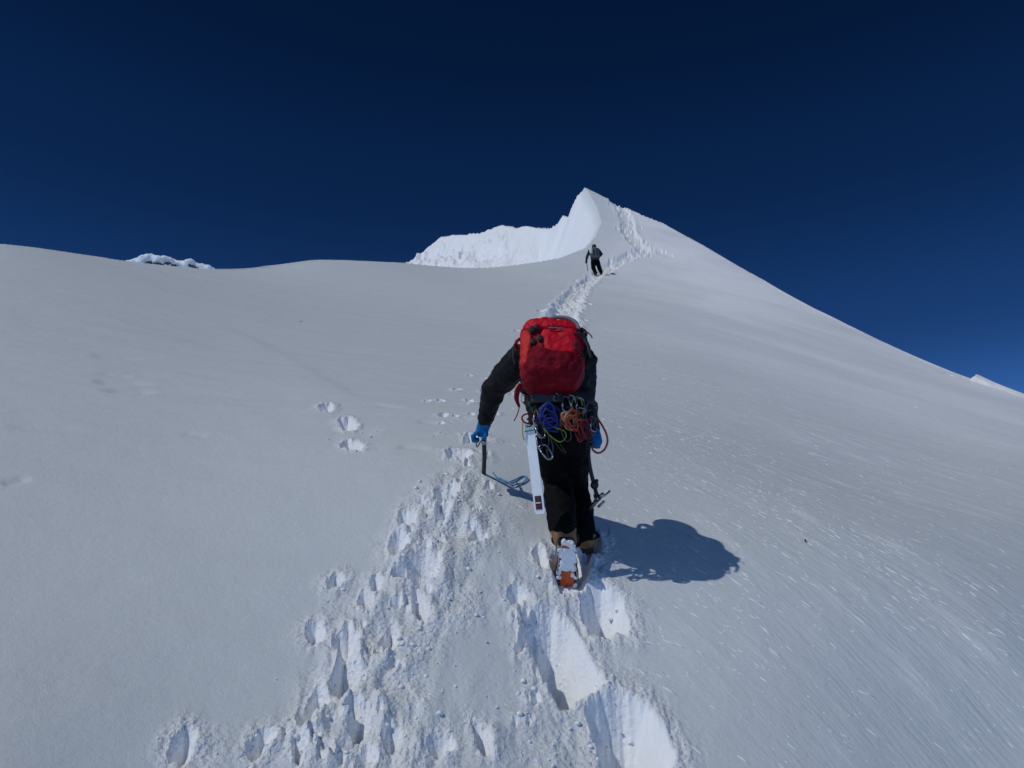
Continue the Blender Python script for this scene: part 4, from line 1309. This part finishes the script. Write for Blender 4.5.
fused("trousers", merge(ellipsoid(fpel, [RIGHT * .19, FWD * .14, UP * .15]), chain([fa(593.2, 261.5), fa(593.5, 267.5, .08), fa(595.6, 273.2)], [.14, .12, .10]),
    chain([fa(597.3, 261.5), fa(599.4, 267, .1), fa(601.2, 272.2, .05)], [.14, .12, .10])), 0.022, M_TROUSER, far, 2, [(0.12, 0.03)])
fused("helmet", ellipsoid(fh + UP * .03, [RIGHT * .125, FWD * .15, UP * .12]), 0.02, mat("dark grey helmet", (0.02, 0.022, 0.03), 0.5), far, 1)
for px, py, dk in ((595.7, 274.4, 0.0), (601.3, 273.4, .05)):
    fused("boot", merge(chain([fa(px, py, dk - .06) , fa(px, py + .3, dk + .14)], [.065, .055]), chain([fa(px, py, dk - .02), fa(px, py - 1.5, dk)], [.06, .065])), 0.015, M_SOLE, far, 1)
for px, py in ((586.4, 261.6), (598.8, 257.4)):
    fused("glove", merge(ellipsoid(fa(px, py, .12), [RIGHT * .05, FWD * .06, UP * .06]), *[capsule(fa(px, py, .12) + RIGHT * (.03 * q - .045), fa(px, py + 1.2, .16) + RIGHT * (.028 * q - .042), .016, .012, 8, 4) for q in range(4)],
          capsule(fa(px, py, .12), fa(px + 1.0, py + .8, .16), .018, .014, 8, 4)), 0.011, M_BLACK, far, 1)
fpack = thing("backpack", "small grey backpack with a white patch on the distant climber's back", "backpack", fa(594, 257, -.12))
fused("main_bag", merge(chain([fa(594.8, 249.8, -.06), fa(595, 255.5, -.12)], [.15, .17]), chain([fa(592.5, 250, -.04), fa(592.8, 255.5, -.1)], [.13, .14]), chain([fa(597, 250, -.04), fa(597, 255.5, -.1)], [.12, .13])), 0.022, M_GREYPACK, fpack, 2, [(0.1, 0.03)])
link_mesh("white_pocket", *slab(fa(590.5, 251.4, -.24), RIGHT * .085, (UP * .95 + FWD * .3) * .15, (FWD * .95 - UP * .3) * .07, .5), M_PALE, fpack)
link_mesh("strap", *tube([fa(593, 248.6, -.17), fa(593.4, 252, -.28), fa(593.6, 256, -.27)], .018, 6), M_BLACK, fpack)
link_mesh("strap", *tube([fa(597, 248.6, -.16), fa(597, 252, -.26), fa(597, 256, -.25)], .018, 6), M_BLACK, fpack)
fax = thing("ice_axe", "long ice axe held down to the snow in the distant climber's left hand", "ice axe", fa(587.8, 270.5, .1))
link_mesh("shaft", *tube([fa(586.8, 261.5, .14), fa(587.9, 270.6, .1)], .017, 8, False, 1), M_SHAFT, fax)
link_mesh("head", *tube([fa(585.6, 262.2, .10), fa(586.8, 261.2, .14), fa(588.4, 261.8, .2)], [.008, .02, .012], 8, False, 3), M_STEEL, fax)

# ------------------------------------------------------------------ snow-covered rocks on the left skyline
KO = 58.0
oc = thing("rock_outcrop", "snow-capped outcrop of dark rocks poking above the left skyline", "rock outcrop", at(165, 285, KO))
def oa(px, py, dk=0):
    return at(px, py - 2.2, KO) + FWD * dk
P1 = KO / F
cap = []
_ro = random.Random(5)
for px, py, rx, ry, dk, rot in ((157, 268, 14, 9.5, 0.2, -.06), (149, 267, 8, 7.5, -.4, .25), (166, 268, 10, 9.0, .1, -.2), (177, 270, 12, 7.5, .4, -.12), (193, 272, 5, 9.0, -.1, .35), (199, 273, 9, 8, .2, -.35), (206, 275, 9, 6.5, .3, -.4), (122, 269, 24, 6.0, .8, .03), (140, 268, 9, 5.5, 0.3, .1)):
    ex_ = (RIGHT * math.cos(rot) + UP * math.sin(rot)); uz_ = (UP * math.cos(rot) - RIGHT * math.sin(rot))
    fz_ = (FWD + RIGHT * _ro.uniform(-.4, .4)).normalized()
    cap.append(slab(oa(px, py, dk), ex_ * rx * P1, fz_ * rx * P1 * .9, uz_ * ry * P1, 0.33))
for px, w_ in ((120, 18), (150, 18), (180, 18), (200, 14)):
    cap.append(ellipsoid(oa(px, 300, 1.5), [RIGHT * w_ * P1, FWD * 2.2, UP * 32 * P1]))
fused("snow_cap", merge(*cap), 0.09, M_CLOD, oc, 5, [(1.1, 0.55), (0.4, 0.25)])
rk = []
for px, py, rx, ry, dk in ((154, 268, 3.5, 1.2, -.75), (163, 268.5, 4.5, 1.5, -.72), (171, 267, 3, 1.2, -.55), (178, 269.5, 2.6, 1.3, -.5), (195, 269.5, 2.4, 1.2, -.45), (199, 271.5, 2.6, 1.4, -.5)):
    rk.append(ellipsoid(oa(px, py, dk), [RIGHT * rx * P1, FWD * .5, UP * ry * P1]))
for q in rk:
    fused("rock", q, 0.05, M_ROCK, oc, 0, [(0.4, 0.35), (0.15, 0.12)])

# ------------------------------------------------------------------ small dark chips on the snow
def chip(px, py, L, ang, label, seed):
    x, y, k = ground_hit(px, py)
    c = Vector((x, y, gz(x, y) + 0.006))
    d = Vector((math.cos(ang), math.sin(ang), 0.35)).normalized()
    s_ = d.cross(Vector((0, 0, 1))).normalized()
    r = random.Random(seed)
    v, f = tube([c - d * L * .5, c - d * L * .1 + s_ * L * .06, c + d * L * .25, c + d * L * .5 + s_ * L * .05], [L * .05, L * .10, L * .07, L * .02], 6, False, 3, 0.6)
    v = [p + Vector((r.uniform(-1, 1), r.uniform(-1, 1), r.uniform(-1, 1))) * L * .02 for p in v]
    return tagged("rock_chip", (v, f), M_ROCK, label, "rock chip", c, None, False)
chip(299, 322, 0.13, 0.4, "small dark rock chip alone on the smooth snow below the left skyline", 1)
chip(805, 541, 0.055, 1.2, "tiny dark chip on the wind-streaked snow right of the climber's shadow", 2)

# ------------------------------------------------------------------ loose snow: wind crumbs and clods
def project(p):
    q = Vector(p)
    k = q.dot(FWD)
    return 512 + F * q.x / k, 384 - F * q.dot(UP) / k, k

_ico = bmesh.new()
bmesh.ops.create_icosphere(_ico, subdivisions=1, radius=1)
_ico.verts.index_update()
ICO_V = np.array([v.co[:] for v in _ico.verts])
ICO_F = np.array([[v.index for v in f.verts] for f in _ico.faces])
_ico.free()

def scatter(name, items, label, cat, m):
    vs, fs = [], []
    for n, (c, ax, ay, az, sd) in enumerate(items):
        r = np.random.default_rng(sd)
        jit = 1 + r.uniform(-.28, .28, (len(ICO_V), 1))
        q = ICO_V * jit
        vs.append(np.array(c) + q[:, :1] * np.array(ax) + q[:, 1:2] * np.array(ay) + q[:, 2:] * np.array(az))
        fs.append(ICO_F + n * len(ICO_V))
    vs = np.concatenate(vs); fs = np.concatenate(fs)
    o = link_mesh(name, [tuple(v) for v in vs], [list(map(int, f)) for f in fs], m, None, True, Vector((0, 0, 0)))
    o["kind"] = "stuff"
    o["label"] = label
    o["category"] = cat
    return o

r = random.Random(21)
sd_dir = Vector((_b[0] - _a[0], _b[1] - _a[1], 0)).normalized()
items = []
tries = 0
while len(items) < 3300 and tries < 90000:
    tries += 1
    j = r.randrange(NR); i = r.randrange(NC)
    x, y, z = GX[j, i], GY[j, i], GZ[j, i]
    if y < 1.5 or y > 22:
        continue
    px, py, k = project((x, y, z))
    if not (440 < px < 1120 and 330 < py < 860):
        continue
    # dense band running down to the right, thinner elsewhere on the right
    band = abs((py - (395 + (px - 600) * 0.62)) / 45)
    dens = 0.16 + 0.75 * math.exp(-band * band) * min(1, max(0.15, (px - 560) / 200)) + 0.25 * math.exp(-((py - (520 + (px - 640) * 0.7)) / 60) ** 2)
    if px < 640:
        dens *= max(0.06, (px - 480) / 160) if py > 420 else max(0.05, (px - 520) / 120)
    dens *= 0.35 + 0.65 * min(1, max(0, 0.5 + 1.1 * float(gnoise(np.array([x * 1.3]), np.array([y * 1.3]), 91)[0])))
    if r.random() > dens:
        continue
    # wind direction on the local surface
    e = 0.05
    zx = float(smooth_z(x + e, y) - smooth_z(x - e, y)) / (2 * e)
    zy = float(smooth_z(x, y + e) - smooth_z(x, y - e)) / (2 * e)
    p0 = Vector((x, y, z))
    ax_, ay_, _ = project(p0 + Vector((e, 0, zx * e))); bx2, by2, _ = project(p0 + Vector((0, e, zy * e)))
    ang = math.radians(32 + r.gauss(0, 7))
    m_ = Matrix(((ax_ - px, bx2 - px), (ay_ - py, by2 - py)))
    ab = m_.inverted_safe() @ Vector((math.cos(ang), math.sin(ang)))
    d = Vector((ab[0], ab[1], zx * ab[0] + zy * ab[1])).normalized()
    s_ = d.cross(Vector((0, 0, 1))).normalized()
    n_ = s_.cross(d)
    big = r.random() ** 2.6
    L = (0.008 + 0.042 * big) * (0.7 + 0.06 * min(y, 14))
    W = max(L * r.uniform(0.07, 0.13), 0.0032)
    items.append(((x, y, z - W * 0.15), tuple(d * L), tuple(s_ * W), tuple(n_ * W * r.uniform(.45, .8)), tries))
for q in range(150):  # pale specks on the left slope, standing in for glints
    j = r.randrange(NR); i = r.randrange(NC)
    x, y, z = GX[j, i], GY[j, i], GZ[j, i]
    px, py, k = project((x, y, z)) if y > 1 else (0, 0, 1)
    if not (1.8 < y < 14 and -40 < px < 480 and py > 270):
        continue
    sz = 0.0011 * k * r.uniform(.5, 1.0)
    a_ = r.uniform(0, 6.28)
    e1 = Vector((math.cos(a_), math.sin(a_), 0.2)).normalized(); e2 = e1.orthogonal().normalized(); e3 = e1.cross(e2)
    items.append(((x, y, z + sz * .4), tuple(e1 * sz), tuple(e2 * sz * .7), tuple(e3 * sz * .7), 90000 + q))
scatter("wind_crumbs", items, "bright crumbs of wind-blown snow streaking down the right-hand slope, with pale left-hand specks for glints", "snow crumbs", M_CLOD)

items = []
tries = 0
hits = [(ground_hit(cx, cy), rr, am) for cx, cy, rr, am in PATCH]
while len(items) < 320:
    tries += 1
    (hx, hy, hk), rr, am = hits[r.randrange(len(hits))]
    if r.random() > am / 0.045:
        continue
    w_ = rr * hk / F * 1.1
    x, y = hx + r.gauss(0, w_ * .6), hy + r.gauss(0, w_ * .6)
    if y < 1.5:
        continue
    s = 0.004 + 0.011 * r.random() ** 3
    z = gz(x, y)
    th = r.uniform(0, 6.28)
    e1 = Vector((math.cos(th), math.sin(th), r.uniform(-.3, .3))).normalized()
    e2 = e1.cross(Vector((0, 0, 1))).normalized()
    e3 = e1.cross(e2)
    items.append(((x, y, z + s * .25), tuple(e1 * s * r.uniform(.9, 1.5)), tuple(e2 * s), tuple(-e3 * s * r.uniform(.6, 1)), tries))
scatter("snow_clods", items, "loose clods of kicked snow scattered along the boot tracks", "snow clods", M_CLOD)


# ------------------------------------------------------------------ light
SUN = (Vector((-1, 0, 0)) * 0.565 + Vector((0, -SP, CP)) * 0.82 + Vector((0, CP, SP)) * -0.10).normalized()
EXPO = -0.78
w = bpy.data.worlds.new("World")
scn.world = w
w.use_nodes = True
nt = w.node_tree
bg = nt.nodes["Background"]
sky = nt.nodes.new("ShaderNodeTexSky")
sky.sky_type = 'NISHITA'
sky.sun_disc = False
sky.sun_elevation = math.asin(SUN.z)
sky.sun_rotation = math.atan2(SUN.x, SUN.y)
sky.altitude = 4500
sky.air_density = 1.0
sky.dust_density = 0.0
sky.ozone_density = 3.0
hs = nt.nodes.new("ShaderNodeHueSaturation")
hs.inputs["Hue"].default_value = 0.513
hs.inputs["Saturation"].default_value = 1.305
hs.inputs["Value"].default_value = 0.74
nt.links.new(sky.outputs[0], hs.inputs["Color"])
# high-altitude air: much paler towards the horizon and down in the valleys, near black-blue overhead
tcw = nt.nodes.new("ShaderNodeTexCoord")
sxw = nt.nodes.new("ShaderNodeSeparateXYZ")
nt.links.new(tcw.outputs["Generated"], sxw.inputs[0])
rmp = nt.nodes.new("ShaderNodeValToRGB")
cr = rmp.color_ramp
cr.interpolation = 'EASE'
cr.elements[0].position = 0.0
cr.elements[0].color = (1.0, 1.0, 1.0, 1)
cr.elements[1].position = 1.0
cr.elements[1].color = (0.12, 0.12, 0.12, 1)
for p_, c_ in ((0.12, 0.66), (0.30, 0.35), (0.47, 0.235), (0.62, 0.165), (0.80, 0.13)):
    e_ = cr.elements.new(p_)
    e_.color = (c_, c_, c_, 1)
nt.links.new(sxw.outputs["Z"], rmp.inputs["Fac"])
azm = nt.nodes.new("ShaderNodeMapRange")
azm.inputs["From Min"].default_value = -0.7
azm.inputs["From Max"].default_value = 0.7
azm.inputs["To Min"].default_value = 5.25
azm.inputs["To Max"].default_value = 6.2
nt.links.new(sxw.outputs["X"], azm.inputs["Value"])
mul = nt.nodes.new("ShaderNodeMix")
mul.data_type = 'RGBA'
mul.blend_type = 'MULTIPLY'
mul.inputs["Factor"].default_value = 1
nt.links.new(hs.outputs[0], mul.inputs["A"])
nt.links.new(rmp.outputs["Color"], mul.inputs["B"])
vm = nt.nodes.new("ShaderNodeVectorMath")
vm.operation = 'SCALE'
bk = nt.nodes.new("ShaderNodeMapRange")  # boosts unseen sky behind the camera, added to lift the shadows
bk.interpolation_type = 'SMOOTHSTEP'
bk.inputs["From Min"].default_value = 0.55
bk.inputs["From Max"].default_value = -0.25
bk.inputs["To Min"].default_value = 1.0
bk.inputs["To Max"].default_value = 1.7
nt.links.new(sxw.outputs["Y"], bk.inputs["Value"])
vb = nt.nodes.new("ShaderNodeVectorMath")
vb.operation = 'SCALE'
nt.links.new(mul.outputs["Result"], vb.inputs[0])
nt.links.new(bk.outputs["Result"], vb.inputs["Scale"])
nt.links.new(vb.outputs[0], vm.inputs[0])
nt.links.new(azm.outputs["Result"], vm.inputs["Scale"])
low = nt.nodes.new("ShaderNodeMapRange")
low.inputs["From Min"].default_value = -0.06
low.inputs["From Max"].default_value = 0.02
low.inputs["To Min"].default_value = 1.0
low.inputs["To Max"].default_value = 0.0
nt.links.new(sxw.outputs["Z"], low.inputs["Value"])
mxl = nt.nodes.new("ShaderNodeMix")
mxl.data_type = 'RGBA'
nt.links.new(low.outputs["Result"], mxl.inputs["Factor"])
nt.links.new(vm.outputs[0], mxl.inputs["A"])
mxl.inputs["B"].default_value = (3.4, 6.6, 14.5, 1)
nt.links.new(mxl.outputs["Result"], bg.inputs["Color"])
bg.inputs["Strength"].default_value = 0.05
sl_ = bpy.data.lights.new("sun", 'SUN')
sl_.energy = 3.0
sl_.angle = math.radians(0.53)
sl_.color = (1.0, 0.985, 0.945)
so = bpy.data.objects.new("sun", sl_)
so.rotation_euler = SUN.to_track_quat('Z', 'Y').to_euler()
so.location = (0, 0, 60)
COL.objects.link(so)

scn.view_settings.view_transform = 'Standard'
scn.view_settings.look = 'None'
scn.view_settings.exposure = EXPO
scn.view_settings.gamma = 1
